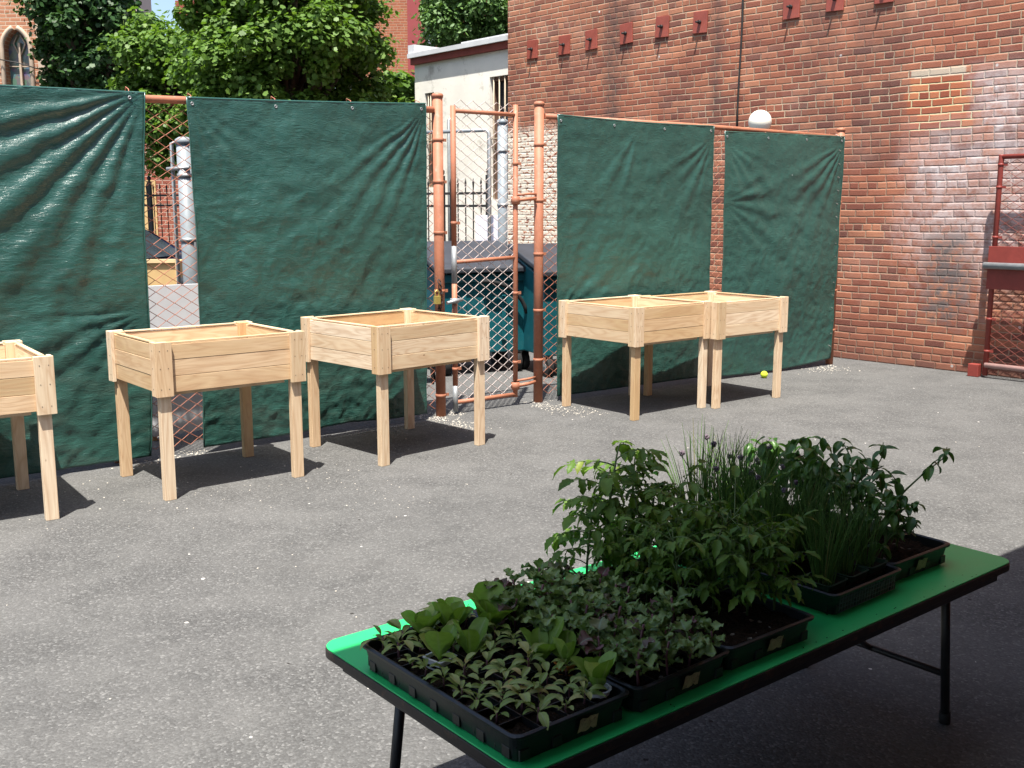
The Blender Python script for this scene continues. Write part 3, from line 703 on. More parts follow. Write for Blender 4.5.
# ------------------------------------------------------------------ planters
def planter(label, x, y, a, w, d, H):
    root = thing("wooden_planter", label, "planter", (x, y, 0), a, "raised cedar planter boxes on legs")
    hw, hd = w / 2, d / 2; th = 0.022; pz0, pz1 = H - 0.275, H - 0.012
    def boards(axis, c0, c1, pos, sgn):
        b = MB(); hs = [0.088, 0.088, 0.083]; z = pz0
        for h in hs:
            j = rnd.uniform(-0.001, 0.001)
            if axis == 'x': b.box((c0, min(pos, pos - sgn * th) + j, z + .0008), (c1, max(pos, pos - sgn * th) + j, z + h - .0008))
            else: b.box((min(pos, pos - sgn * th) + j, c0, z + .0008), (max(pos, pos - sgn * th) + j, c1, z + h - .0008))
            z += h
        return b
    i = 0.021   # side boards are set in behind the corner boards
    boards('x', -hw + 0.0855, hw - 0.0855, -hd + i, -1).build("side_panel", M_wood, root, 0.002)
    boards('x', -hw + 0.0855, hw - 0.0855, hd - i, 1).build("side_panel", M_wood, root, 0.002)
    boards('y', -hd + 0.0655, hd - 0.0655, -hw + i, -1).build("side_panel", M_wood, root, 0.002)
    boards('y', -hd + 0.0655, hd - 0.0655, hw - i, 1).build("side_panel", M_wood, root, 0.002)
    # cap rails on top of the boards, between corners
    for sgn in (-1, 1):
        b = MB(); b.box((-hw + 0.095, sgn * (hd - i) - (th + .004 if sgn > 0 else -0.001), pz1), (hw - 0.095, sgn * (hd - i) + (th + .004 if sgn < 0 else -0.001), pz1 + 0.008)); b.build("top_edge", M_wood, root, 0.001)
        b = MB(); b.box((sgn * (hw - i) - (th + .004 if sgn > 0 else -0.001), -hd + 0.095, pz1), (sgn * (hw - i) + (th + .004 if sgn < 0 else -0.001), hd - 0.095, pz1 + 0.008)); b.build("top_edge", M_wood, root, 0.001)
    ch = 0.292
    for sx in (-1, 1):
        for sy in (-1, 1):
            b = MB()
            # wide board on the x faces, narrow one on the y faces
            b.box((min(sx * hw, sx * (hw - 0.092)), min(sy * hd, sy * (hd - 0.02)), H - ch), (max(sx * hw, sx * (hw - 0.092)), max(sy * hd, sy * (hd - 0.02)), H), grain=2)
            b.box((min(sx * (hw - .0004), sx * (hw - 0.0205)), min(sy * (hd - 0.0205), sy * (hd - 0.075)), H - ch + .001), (max(sx * (hw - .0004), sx * (hw - 0.0205)), max(sy * (hd - 0.0205), sy * (hd - 0.075)), H - .0005), grain=2)
            cb = b.build("corner_board", M_wood, root, 0.002)
            b = MB()
            for z in (H - 0.045, H - 0.14, H - 0.25):
                for q in (0.025, 0.068):
                    b.tube([(sx * (hw - q), sy * (hd - 0.001), z), (sx * (hw - q), sy * (hd + 0.0012), z)], 0.0022, 8)
                b.tube([(sx * (hw - .001), sy * (hd - 0.045), z), (sx * (hw + .0012), sy * (hd - 0.045), z)], 0.0022, 8)
            b.build("screw_heads", M_iron, cb)
            # leg: runs up inside the corner
            lx0, ly0 = hw - 0.0225, hd - 0.0225
            b = MB(); b.box((min(sx * lx0, sx * (lx0 - 0.062)), min(sy * ly0, sy * (ly0 - 0.042)), 0), (max(sx * lx0, sx * (lx0 - 0.062)), max(sy * ly0, sy * (ly0 - 0.042)), H - 0.004), grain=2)
            b.build("leg", M_wood, root, 0.0025)
    b = MB()
    n = 7; xs = np.linspace(-hw + 0.044, hw - 0.044, n + 1)
    for k in range(n): b.box((xs[k] + .0004, -hd + 0.05, pz0 + 0.012), (xs[k + 1] - .0004, hd - 0.05, pz0 + 0.03), grain=1)
    b.build("bottom_panel", M_wood, root)
    b = MB(); 
    for sy in (-1, 1): b.box((-hw + 0.11, sy * (hd - 0.075) - 0.016, pz0 - 0.02), (hw - 0.11, sy * (hd - 0.075) + 0.016, pz0 + 0.012))
    b.build("cleat", M_wood, root)
    return root
planter("cedar planter box cut off by the left edge of the photo", -2.862, 5.13, 0.626, 0.90, 0.80, 0.837)
planter("cedar planter box in front of the gap between the first two tarps", -1.765, 5.932, 0.690, 0.876, 0.747, 0.861)
planter("cedar planter box left of the gate with its corner turned forward", -0.76, 6.737, 0.784, 0.912, 0.821, 0.862)
planter("cedar planter box right of the gate, left one of the touching pair", 0.968, 8.115, 0.70, 0.875, 0.83, 0.846)
planter("cedar planter box nearest the brick wall, right one of the touching pair", 1.678, 8.585, 0.672, 0.87, 0.83, 0.843)

# ------------------------------------------------------------------ red gate panel on the wall at right
rg_o = W0 + WD * (-1.60) + WN * 0.16
rg = thing("red_gate_panel", "red painted chain link gate panel standing against the brick wall", "gate", rg_o, WANG + math.pi)
# local x now runs toward the camera side (right in frame), local y points away from camera
b = MB(); b.tube([(0, 0, 0.02), (0, 0, 2.03), (0.0, 0, 2.04)], 0.024, 12); b.tube([(0, 0, 2.02), (2.2, 0, 2.02)], 0.022, 12); b.tube([(2.2, 0, 0.02), (2.2, 0, 2.03)], 0.024, 12)
bands(b, 0, (0.25, 0.55, 1.3, 1.75, 1.95), 0.024); b.build("gate_frame", M_red, rg)
b = MB(); b.tube([(0.0, -0.02, 0.12), (2.2, -0.02, 0.12)], 0.024, 12); b.build("bottom_rail", simple("pinkish_galvanised_pipe", (0.48, 0.30, 0.27), 0.4, 0.5, 0.3), rg)
b = MB(); b.box((-0.03, -0.055, 0.83), (2.2, -0.03, 1.22)); b.build("kick_plate", M_red, rg, 0.003)
b = MB(); b.tube([(-0.05, -0.085, 1.045), (2.2, -0.085, 1.045)], 0.03, 12); b.build("push_bar", M_galv, rg)
add_chain("wire_mesh", rg, 0.02, 2.18, 0.06, 2.0, M_redwire, pitch=0.058)
b = MB(); b.box((-0.15, -0.04, 0.0), (-0.05, 0.04, 0.12)); b.build("foot_block", M_red, rg, 0.006)

# tennis ball
tb = atz(764, 378); b = MB(); b.lathe([(0.033 * math.sin(a) + 1e-4, -0.033 * math.cos(a)) for a in np.linspace(0, math.pi, 13)], 20)
o = b.build("tennis_ball", M_ball, None, 0, (tb.x, tb.y, 0.033)); tag(o, "yellow green tennis ball on the asphalt under the narrow end tarp", "ball")
# crumbs of broken concrete at the post feet (uncountable)
V = []; Fc = []; 
def crumb(c, r):
    n = len(V); k = 6
    a0 = rnd.random() * 6
    for z, rr in ((0, 1.0), (0.6, 0.75)):
        for i in range(k):
            a = a0 + i * 2 * math.pi / k; q = r * rr * rnd.uniform(0.7, 1.2); V.append((c.x + q * math.cos(a), c.y + q * math.sin(a), 0.001 + z * r * 0.8))
    for i in range(k): Fc.append((n + i, n + (i + 1) % k, n + k + (i + 1) % k, n + k + i))
    Fc.append((n + k, n + k + 1, n + k + 2, n + k + 3)); Fc.append((n + k, n + k + 3, n + k + 4, n + k + 5))
def trail(pts, n, spread, rmin, rmax):
    for _ in range(n):
        t = rnd.random() * (len(pts) - 1); i = int(t); f = t - i
        u = pts[i][0] * (1 - f) + pts[i + 1][0] * f; v = pts[i][1] * (1 - f) + pts[i + 1][1] * f
        c = atz(u, v); c.x += rnd.gauss(0, spread); c.y += rnd.gauss(0, spread * 1.2); crumb(c, rnd.uniform(rmin, rmax) * rnd.uniform(0.5, 1))
trail([(428, 417), (445, 421), (462, 426), (480, 429)], 240, 0.06, 0.002, 0.009)
trail([(455, 412), (440, 414), (428, 419)], 120, 0.06, 0.003, 0.010)
trail([(527, 402), (545, 405), (570, 411), (596, 414)], 250, 0.06, 0.002, 0.009)
trail([(815, 372), (828, 367), (838, 370)], 140, 0.09, 0.003, 0.010)
trail([(120, 470), (175, 455), (212, 451)], 130, 0.04, 0.003, 0.009)
trail([(50, 490), (160, 505), (250, 480), (330, 478)], 90, 0.22, 0.002, 0.007)
trail([(320, 468), (390, 500), (385, 508), (360, 470)], 26, 0.12, 0.003, 0.007)
trail([(100, 560), (500, 470), (900, 420)], 80, 0.7, 0.002, 0.006)
o = npmesh("concrete_crumbs", np.array(V), np.array(Fc), M_rubble); tag(o, "crumbled pale concrete scattered at fence post feet", None, None, "stuff")

# ------------------------------------------------------------------ background
def facebox(u0, u1, vtop, y, depth, rot=0.0, vbase=None):
    """a building box whose front face spans columns u0..u1 at distance y, top at row vtop"""
    a = aty(u0, 210, y); c = aty(u1, 210, y); h = aty((u0 + u1) / 2, vtop, y).z
    return a.x, c.x, h
# white stucco building (front runs from left-far to right-near)
A = Vector((-1.54, 17.0, 0)); B = Vector((0.0, 15.23, 0)); dW = (B - A).normalized(); lw = (B - A).length
M_stucco = simple("white_stucco", (0.78, 0.75, 0.67), 0.85, 0.2, 0, 0.10, 1.5, 0.4, 25, (0.42, 0.39, 0.33))
M_rfedge = simple("white_roof_metal", (0.55, 0.56, 0.57), 0.5, 0.4, 0, 0.1, 3)
M_redtrim = simple("red_trim", (0.24, 0.06, 0.045), 0.7, 0.2)
wb = thing("white_building", "low white stucco building with barred windows behind the gate", "building", A, math.atan2(dW.y, dW.x))
b = MB()
# wall with two window openings (local x 0..lw, front face y=0, body behind at +y)
zt = 3.80
wins = [(0.26, 0.50, 1.9, 3.35), (1.85, 2.5, 1.7, 3.45)]
xs = [0, wins[0][0], wins[0][1], wins[1][0], lw + 0.3]
b.box((0, 0, 0), (wins[0][0], 5, zt)); b.box((wins[0][0], 0, 0), (wins[0][1], 5, wins[0][2])); b.box((wins[0][0], 0, wins[0][3]), (wins[0][1], 5, zt))
b.box((wins[0][1], 0, 0), (wins[1][0], 5, zt)); b.box((wins[1][0], 0, 0), (lw, 5, wins[1][2])); b.box((wins[1][0], 0, wins[1][3]), (lw, 5, zt)); 
b.build("wall", M_stucco, wb)
for (x0, x1, z0, z1) in wins:
    x1 = min(x1, lw)
    b = MB(); b.box((x0, 0.14, z0), (x1, 0.18, z1)); wo_ = b.build("window", M_glass, wb)
    b = MB(); b.box((x0, 0.06, z1 - 0.06), (x1, 0.13, z1)); b.box((x0, 0.06, z0), (x0 + 0.05, 0.13, z1 - .061)); b.box((x1 - 0.05, 0.06, z0), (x1, 0.13, z1 - .061)); b.build("window_frame", simple("brown_frame", (0.16, 0.09, 0.06)), wo_)
    b = MB()
    for q in np.linspace(x0 + 0.07, x1 - 0.05, max(3, int((x1 - x0) / 0.1))): b.tube([(q, 0.02, z0), (q, 0.02, z1)], 0.010, 6)
    b.tube([(x0, 0.02, (z0 + z1) / 2), (x1, 0.02, (z0 + z1) / 2)], 0.01, 6)
    b.build("window_bars", simple("tan_bars", (0.40, 0.33, 0.24)), wo_)
b = MB(); b.box((-0.03, -0.06, zt + .002), (lw, 5.05, zt + 0.10)); b.build("trim_band", M_redtrim, wb)
b = MB(); b.box((-0.06, -0.10, zt + 0.102), (lw, 5.08, zt + 0.17)); b.box((-0.06, -0.08, zt + 0.17), (0.10, 5.0, zt + 0.30)); b.box((0.10, 0.35, zt + 0.17), (1.0, 2.0, zt + 0.21)); b.box((1.0, 0.15, zt + 0.17), (lw, 2.5, zt + 0.25)); b.build("roof", M_rfedge, wb)
b = MB(); b.tube([(0.95, -0.06, 0.0), (0.95, -0.06, 2.9), (0.95, 0.02, 2.95)], 0.03, 8); b.build("downpipe", M_galv, wb)

# black iron picket fences beyond
def picket(name_label, P, Q, h, sp=0.115):
    d_ = (Q - P); L_ = d_.length; root = thing("iron_fence", name_label, "fence", P, math.atan2(d_.y, d_.x))
    n_ = int(L_ / sp)
    b = MB()
    for k in range(n_ + 1):
        x = k * L_ / n_; b.tube([(x, 0, 0.05), (x, 0, h - 0.12), (x, 0, h - 0.06), (x, 0, h)], [0.008, 0.008, 0.014, 0.001], 5)
    b.build("pickets", M_iron, root)
    b = MB()
    for z in (0.15, h - 0.35, h - 0.2): b.box((0, -0.012, z), (L_, 0.012, z + 0.03))
    b.build("rails", M_iron, root)
    for x in (0, L_ / 2, L_):
        b = MB(); b.box((x - 0.025, -0.035, 0), (x + 0.025, 0.015, h + 0.03)); b.lathe([(0.001, 0.09), (0.03, 0.06), (0.03, 0.03), (0.012, 0.0)][::-1], 10, (x, -0.01, h + 0.03)); b.build("post", M_iron, root)
picket("black iron picket fence in front of the white stucco building", aty(400, 210, 13.4).xy.to_3d(), aty(489, 210, 12.6).xy.to_3d(), 1.93)
picket("black iron picket fence seen through the left fence gap", aty(90, 210, 16.5).xy.to_3d(), aty(215, 210, 15.8).xy.to_3d(), 1.95)

# blank white sheet hung on the iron fence
sp_ = aty(488, 232, 11.4); t_ = thing("blank_sign", "blank white board behind the gate above the dumpster", "sign", (sp_.x, sp_.y, 0), R(-8))
b = MB(); b.box((-0.135, -0.01, 1.08), (0.135, 0.01, 1.49)); b.build("board", simple("lilac_white_board", (0.66, 0.65, 0.72), 0.6, 0.3), t_, 0.002)
for sx in (-0.1, 0.1):
    b = MB(); b.tube([(sx, 0.03, 0), (sx, 0.03, 1.47)], 0.017, 8); b.build("stake", M_galv, t_)

# grey poles
def greypole(label, u, vtop, y, r, frame=None):
    p = aty(u, vtop, y); t = thing("steel_pole", label, "pole", (p.x, p.y, 0))
    b = MB(); b.tube([(0, 0, 0), (0, 0, p.z)], r, 18); b.build("shaft", M_greypole, t)
    b = MB(); b.lathe([(r + .001, -0.03), (r + 0.006, -0.03), (r + 0.006, 0.004), (r * 0.6, 0.02), (0.001, 0.024)], 18, (0, 0, p.z)); b.build("cap", M_greypole, t)
    for z in (p.z * 0.66, p.z * 0.88):
        b = MB(); b.lathe([(r, -0.014), (r + 0.006, -0.013), (r + 0.006, 0.013), (r, 0.014)], 18, (0, 0, z)); b.build("clamp", M_galv, t)
    return t, p
t, p = greypole("thick pale grey pole seen in the gap between the left tarps", 183.5, 140, 7.4, 0.052)
b = MB(); b.tube([(-0.085, 0, 0.0), (-0.085, 0, p.z - 0.02), (-0.05, 0, p.z - 0.015)], 0.014, 8); b.tube([(-0.12, -0.02, p.z - 0.2), (0.05, -0.05, p.z - 0.19)], 0.014, 8); b.build("side_pipe", M_galv, t)
t, p = greypole("pale grey pole beside the brick corner behind the gate", 502.5, 121, 10.6, 0.05)
# bare pipe frame beyond the gate
p = aty(489, 130, 11.2); q = aty(415, 128, 11.6)
t = thing("pipe_frame", "thin grey pipe frame standing behind the orange gate", "frame", (p.x, p.y, 0), math.atan2(q.y - p.y, q.x - p.x))
Lp = (q.xy - p.xy).length
b = MB(); b.tube([(0, 0, 0), (0, 0, p.z - 0.03), (0.03, 0, p.z), (Lp, 0, p.z)], 0.02, 10); b.build("pipe", M_galv, t)
b = MB(); b.tube([(Lp, 0, 0), (Lp, 0, p.z)], 0.02, 10); b.build("upright", M_galv, t)

# dumpsters
def dumpster(label, c, rz, w_, d_, h_):
    t = thing("dumpster", label, "dumpster", c, rz, "teal wheeled dumpsters behind the gate")
    b = MB(); z0 = 0.2; k = 0.93
    lo = [(-w_ / 2 * k, -d_ / 2 * k, z0), (w_ / 2 * k, -d_ / 2 * k, z0), (w_ / 2 * k, d_ / 2 * k, z0), (-w_ / 2 * k, d_ / 2 * k, z0)]
    hi = [(-w_ / 2, -d_ / 2, h_ - 0.22), (w_ / 2, -d_ / 2, h_ - 0.22), (w_ / 2, d_ / 2, h_), (-w_ / 2, d_ / 2, h_)]
    b.add(lo + hi, [(3, 2, 1, 0), (4, 5, 6, 7), (0, 1, 5, 4), (1, 2, 6, 5), (2, 3, 7, 6), (3, 0, 4, 7)])
    b.box((-w_ / 2 - 0.02, -d_ / 2 - 0.03, h_ - 0.27), (w_ / 2 + 0.02, -d_ / 2 + 0.001, h_ - 0.19))
    b.build("bin_body", M_teal, t, 0.012)
    b = MB()
    for sx in (-1, 1): b.box((sx * w_ * 0.47 - 0.02, -d_ / 2 * k - 0.01, 0.55), (sx * w_ * 0.47 + 0.02, -d_ / 2 + 0.05, 0.86))
    for q in (-0.22, 0.0, 0.22): b.box((q * w_ - 0.02, -d_ / 2 * 0.955 - 0.024, 0.32), (q * w_ + 0.02, -d_ / 2 * 0.955 + 0.01, h_ - 0.4))
    b.build("rib", M_teal, t, 0.005)
    b = MB(); 
    Lv = [(-w_ / 2 - 0.04, -d_ / 2 - 0.07, h_ - 0.185), (w_ / 2 + 0.04, -d_ / 2 - 0.07, h_ - 0.185), (w_ / 2 + 0.04, d_ / 2 + 0.03, h_ + 0.045), (-w_ / 2 - 0.04, d_ / 2 + 0.03, h_ + 0.045)]
    Lu = [(x, y, z + 0.05) for x, y, z in Lv]
    b.add(Lv + Lu, [(3, 2, 1, 0), (4, 5, 6, 7), (0, 1, 5, 4), (1, 2, 6, 5), (2, 3, 7, 6), (3, 0, 4, 7)])
    ld_ = b.build("lid", M_lid, t, 0.012)
    b = MB(); b.tube([(-w_ * 0.05 + w_ * 0.5 * math.sin(a) , -d_ / 2 - 0.06, h_ - 0.62 + 0.36 * math.cos(a)) for a in np.linspace(0.0, 1.45, 9)], 0.02, 8); b.build("handle", M_rubber, t)
    for sx in (-1, 1):
        for sy in (-1, 1):
            b = MB(); b.tube([(sx * w_ * 0.4 - 0.03, sy * d_ * 0.38, 0.095), (sx * w_ * 0.4 + 0.03, sy * d_ * 0.38, 0.095)], 0.095, 18); wl = b.build("wheel", M_rubber, t, 0.008)
            b = MB(); b.tube([(sx * w_ * 0.4 - 0.034, sy * d_ * 0.38, 0.095), (sx * w_ * 0.4 + 0.034, sy * d_ * 0.38, 0.095)], 0.045, 12); b.box((sx * w_ * 0.4 - 0.045, sy * d_ * 0.38 - 0.03, 0.1), (sx * w_ * 0.4 + 0.045, sy * d_ * 0.38 + 0.03, 0.21)); b.build("hub", M_galv, wl)
    return t
dumpster("teal dumpster with slate lid directly behind the orange gate", aty(470, 210, 10.1).xy.to_3d(), R(24), 0.92, 0.7, 1.15)
dumpster("teal dumpster nearer the brick wall, half hidden by the right tarp", aty(566, 210, 10.0).xy.to_3d(), R(24), 0.80, 0.7, 1.13)
p = atz(420, 384); b = MB(); 
b.lathe([(0.001, 0.07), (0.07, 0.065), (0.115, 0.03), (0.13, 0.0), (0.12, 0.002)][::-1], 20); o = b.build("blue_lid", simple("blue_plastic", (0.03, 0.14, 0.40), 0.4), None, 0, (p.x, p.y + 0.1, 0.28), (R(8), R(-6), 0))
tag(o, "small blue plastic lid on a stool left of the gate post", "lid")
st = thing("metal_stool", "low black metal stool holding a blue lid behind the gate post", "stool", (p.x, p.y + 0.1, 0))
b = MB(); b.lathe([(0.001, 0.275), (0.15, 0.275), (0.155, 0.265), (0.15, 0.255), (0.001, 0.255)][::-1], 20); b.build("seat", M_blackmetal, st)
for k in range(4):
    a = R(45 + 90 * k); b = MB(); b.tube([(0.12 * math.cos(a), 0.12 * math.sin(a), 0.26), (0.17 * math.cos(a), 0.17 * math.sin(a), 0.0)], 0.011, 8); b.build("leg", M_blackmetal, st)

# white panel, plywood board, dark lid in the left gap
px0, px1 = xon(140, PL0, dl), xon(215, PL0, dl)
t = thing("plastic_sheet", "white plastic sheet standing behind the wire in the left fence gap", "panel", PL0 + dl * (px0 + 0.18) + Vector((-dl.y, dl.x, 0)) * 0.5, angl)
b = MB(); b.box((0, 0, 0.03), (px1 - px0, 0.012, 1.05)); b.build("sheet", simple("white_corrugated_plastic", (0.62, 0.62, 0.64), 0.5, 0.4, 0, 0.05), t, 0.002)
b = MB()
for q in (0.03, px1 - px0 - 0.06): b.box((q, 0.0135, 0.0), (q + 0.03, 0.035, 1.0))
b.build("batten", M_ply, t)
p = aty(162, 272, 9.4)
t = thing("plywood_crate", "tan plywood crate seen above the white sheet in the fence gap", "crate", (p.x, p.y, 0), R(12))
b = MB(); b.box((-0.17, 0, 0), (0.145, 0.5, 1.085)); b.build("crate_body", M_ply, t, 0.004)
b = MB()
for sx in (-0.185, 0.12): b.box((sx, -0.022, 0), (sx + 0.035, -0.002, 1.11))
b.box((-0.15, -0.022, 1.075), (0.12, -0.002, 1.11)); b.build("edge_batten", simple("pale_batten", (0.62, 0.45, 0.24)), t, 0.002)
p = aty(188, 281, 7.75)
b = MB(); b.lathe([(0.075, 0.0), (0.078, 0.01), (0.07, 0.035), (0.045, 0.055), (0.001, 0.06)], 20); b.lathe([(0.02, 0.055), (0.022, 0.072), (0.001, 0.075)], 12)
o = b.build("round_lid", M_blackmetal, None, 0, (p.x, p.y, 1.0)); tag(o, "dark rounded lid beside the grey pole above the white sheet", "lid")
t = thing("barrel", "dark barrel behind the white sheet under a rounded lid", "barrel", (p.x, p.y, 0)); b = MB(); b.lathe([(0.001, 0), (0.13, 0), (0.145, 0.2), (0.15, 0.5), (0.145, 0.8), (0.13, 0.985), (0.1, 1.0), (0.001, 1.0)], 20); b.build("drum", M_blackmetal, t)
b = MB()
for z in (0.33, 0.66): b.lathe([(0.148, -0.015), (0.158, 0), (0.148, 0.015)], 20, (0, 0, z))
b.build("hoop", M_blackmetal, t)

# parked car (nose to the right), mostly hidden by tarps
p = aty(163, 210, 12.2)
car = thing("parked_car", "dark blue parked car glimpsed through the left fence gap", "car", (p.x - 1.0, 12.2, 0), R(-4))
prof = [(-2.1, 0.32), (-2.12, 0.75), (-2.0, 0.93), (-1.5, 0.97), (-0.95, 1.36), (-0.5, 1.42), (0.2, 1.40), (0.55, 1.28), (1.02, 0.96), (1.75, 0.86), (2.08, 0.70), (2.12, 0.34)]
b = MB(); hwid = 0.85; n_ = len(prof)
rows = []
for yy, k in ((-hwid, 0.0), (-hwid * 0.8, 1.0), (hwid * 0.8, 1.0), (hwid, 0.0)):
    rows.append([(x * (0.985 if k else 1.0), yy if z < 0.99 else yy * (0.80 if not k else 0.9), z + (0.03 if k else 0)) for x, z in prof])
vs = [q for r_ in rows for q in r_]
fs = []
for r_ in range(3):
    for i in range(n_ - 1): fs.append((r_ * n_ + i, r_ * n_ + i + 1, (r_ + 1) * n_ + i + 1, (r_ + 1) * n_ + i))
fs += [tuple(range(n_)), tuple(range(3 * n_, 4 * n_))[::-1]]
b.add(vs, fs, None, 0, False); b.build("body", M_bluecar, car, 0.03)
def quad_pane(nm, pts, off):
    b = MB(); pts = [Vector(q) for q in pts]; nn = (pts[1] - pts[0]).cross(pts[2] - pts[0]).normalized() * off
    b.add([q + nn for q in pts] + [q + nn * 0.2 for q in pts], [(0, 1, 2, 3), (7, 6, 5, 4), (0, 4, 5, 1), (1, 5, 6, 2), (2, 6, 7, 3), (3, 7, 4, 0)]); return b.build(nm, M_glass, car)
quad_pane("windshield", [(1.0, -0.58, 1.005), (1.0, 0.58, 1.005), (0.57, 0.5, 1.315), (0.57, -0.5, 1.315)], 0.012)
for sy in (-1, 1):
    pts = [(-1.3, sy * 0.86, 0.99), (0.85, sy * 0.86, 0.99), (0.42, sy * 0.70, 1.32), (-0.9, sy * 0.70, 1.33)]
    quad_pane("side_window", pts if sy < 0 else pts[::-1], 0.015)
    for x in (-1.35, 1.38):
        b = MB(); b.tube([(x, sy * 0.72, 0.31), (x, sy * 0.875, 0.31)], 0.31, 22); wl = b.build("wheel", M_rubber, car, 0.02)
        b = MB(); b.tube([(x, sy * 0.74, 0.31), (x, sy * 0.885, 0.31)], 0.19, 18); b.build("rim", M_galv, wl)
    b = MB(); b.lathe([(0.001, 0.03), (0.06, 0.02), (0.08, 0)][::-1], 16); b.build("headlight", M_white, car, 0, (2.07, sy * 0.6, 0.66), (0, R(80), 0))

# low brick building with white roof in the left gap
M_lowbrick = m_brick("low_brick", (0.30, 0.095, 0.06), (0.22, 0.065, 0.045), (0.36, 0.28, 0.22))
a = aty(60, 125, 20); c = aty(215, 125, 20)
lb = thing("brick_shed", "low red brick shed with white sloping roof in the fence gap", "building", (a.x, 20, 0), R(-3))
wl_ = c.x - a.x
b = MB(); b.box((0, 0, 0), (wl_, 4, 3.17)); b.build("wall", M_lowbrick, lb)
b = MB(); b.box((-0.1, -0.12, 3.172), (wl_ + 0.1, 4.1, 3.25)); b.build("eave", simple("grey_eave", (0.30, 0.31, 0.32)), lb)
b = MB(); b.add([(-0.12, -0.16, 3.252), (wl_ + 0.12, -0.16, 3.252), (wl_ + 0.12, 2.6, 3.8), (-0.12, 2.6, 3.8), (-0.12, 4.2, 3.252), (wl_ + 0.12, 4.2, 3.252)], [(0, 1, 2, 3), (3, 2, 5, 4), (0, 3, 4), (1, 5, 2), (0, 4, 5, 1)]); b.build("roof", simple("white_roof", (0.68, 0.70, 0.72), 0.6), lb)
b = MB(); b.box((wl_ * 0.3, -0.03, 0), (wl_ * 0.3 + 0.9, -0.002, 2.1)); b.build("door", M_ply, lb)

# church at far left
M_church = m_brick("church_brick", (0.42, 0.20, 0.115), (0.34, 0.145, 0.085), (0.45, 0.36, 0.27))
M_stone = simple("sandstone_trim", (0.42, 0.33, 0.25), 0.85, 0.2, 0, 0.15, 3)
cx = aty(54.5, 210, 22).x
chh = thing("church", "orange brick church with pointed arch window at far left", "church", (cx, 22, 0), R(2))
# front wall with a pointed opening: built as strip columns
def pointed(xc, hw_, z0, zs, z):   # half width of opening at height z
    if z < z0: return 0
    if z <= zs: return hw_
    Rr = hw_ * 2.0; t_ = z - zs
    return max(0, math.sqrt(max(0, Rr * Rr - t_ * t_)) - (Rr - hw_))
xc, hw_, z0, zs = -0.53, 0.245, 1.2, 4.75; zt_ = zs + math.sqrt((2 * hw_) ** 2 - hw_ ** 2)
def arch_outline(hh, zs_, n=14):
    Rr = hh * 2; pts = []
    for k in range(n + 1):
        t_ = k / n * math.sqrt(Rr * Rr - (Rr - hh) ** 2); pts.append((math.sqrt(Rr * Rr - t_ * t_) - (Rr - hh), zs_ + t_))
    return pts
ao = arch_outline(hw_, zs)
b = MB(); XL, ZT = -7.0, 13.0
b.box((XL, 0, 0), (xc - hw_, 0.4, ZT)); b.box((xc + hw_, 0, 0), (0, 0.4, ZT)); b.box((xc - hw_, 0, 0), (xc + hw_, 0.4, z0)); b.box((xc - hw_, 0, ao[-1][1]), (xc + hw_, 0.4, ZT))
for sgn in (-1, 1):
    for (h0, za), (h1, zb) in zip(ao[:-1], ao[1:]):
        if h1 >= h0 - 1e-6: continue
        q = [(xc + sgn * h0, 0, za), (xc + sgn * hw_, 0, za), (xc + sgn * hw_, 0, zb), (xc + sgn * h1, 0, zb)]
        q2 = [(x, 0.4, z) for x, _, z in q]
        b.add(q + q2, [(0, 1, 2, 3), (7, 6, 5, 4), (0, 4, 5, 1), (1, 5, 6, 2), (2, 6, 7, 3), (3, 7, 4, 0)])
b.box((XL, 0.4, 0), (0, 0.6, ZT)); b.box((-0.3, 0.6, 0), (0, 1.6, ZT))
b.build("wall", M_church, chh)
def m_stained():
    t = NT("leaded_glass"); o = t.obj(); v = t.n("ShaderNodeTexVoronoi", feature='F1'); t.l(o, v.inputs['Vector']); v.inputs['Scale'].default_value = 9
    c = t.mix(0.75, v.outputs['Color'], (0.05, 0.07, 0.08)); c = t.mix(0.6, c, (0.07, 0.09, 0.10))
    return t.done(t.bsdf(c, 0.3, 0.5))
M_stain = m_stained()
b = MB(); poly = [(-hw_, z0), (hw_, z0)] + [(h, z) for h, z in ao] + [(-h, z) for h, z in ao[::-1][1:]]
vsf = [(xc + x, 0.20, z) for x, z in poly]; b.add(vsf + [(x, 0.23, z) for x, _, z in vsf], [tuple(range(len(poly))), tuple(range(len(poly), 2 * len(poly)))[::-1]]); wn_ = b.build("window", M_stain, chh)
b = MB(); b.box((xc - 0.022, 0.12, z0), (xc + 0.022, 0.19, zt_ - 0.25))
for sgn in (-1, 1): b.tube([(xc + sgn * 0.0, 0.16, zs - 0.1), (xc + sgn * 0.12, 0.16, zs + 0.16), (xc + sgn * 0.03, 0.16, zs + 0.33)], 0.016, 6)
for z in np.arange(z0 + 0.5, zs, 0.55): b.box((xc - hw_, 0.15, z), (xc + hw_, 0.18, z + 0.018))
b.build("tracery", M_stone, wn_)
b = MB()
for sgn in (-1, 1):
    b.tube([(xc + sgn * (hw_ + 0.045), -0.01, z0)] + [(xc + sgn * (h + 0.045), -0.01, z + 0.03) for h, z in ao], 0.05, 6)
b.box((xc - hw_ - 0.12, -0.06, z0 - 0.12), (xc + hw_ + 0.12, 0.02, z0)); b.build("stone_surround", M_stone, chh)
b = MB(); b.tube([(-1.04, -0.07, 0), (-1.04, -0.07, 12)], 0.05, 10); b.lathe([(0.07, -0.06), (0.08, 0), (0.07, 0.06)], 10, (-1.04, -0.07, 4.85)); b.build("drainpipe", M_greypole, chh)
b = MB(); b.box((-0.10, -0.05, 0), (0.03, -0.004, ZT)); b.build("corner_trim", M_stone, chh)
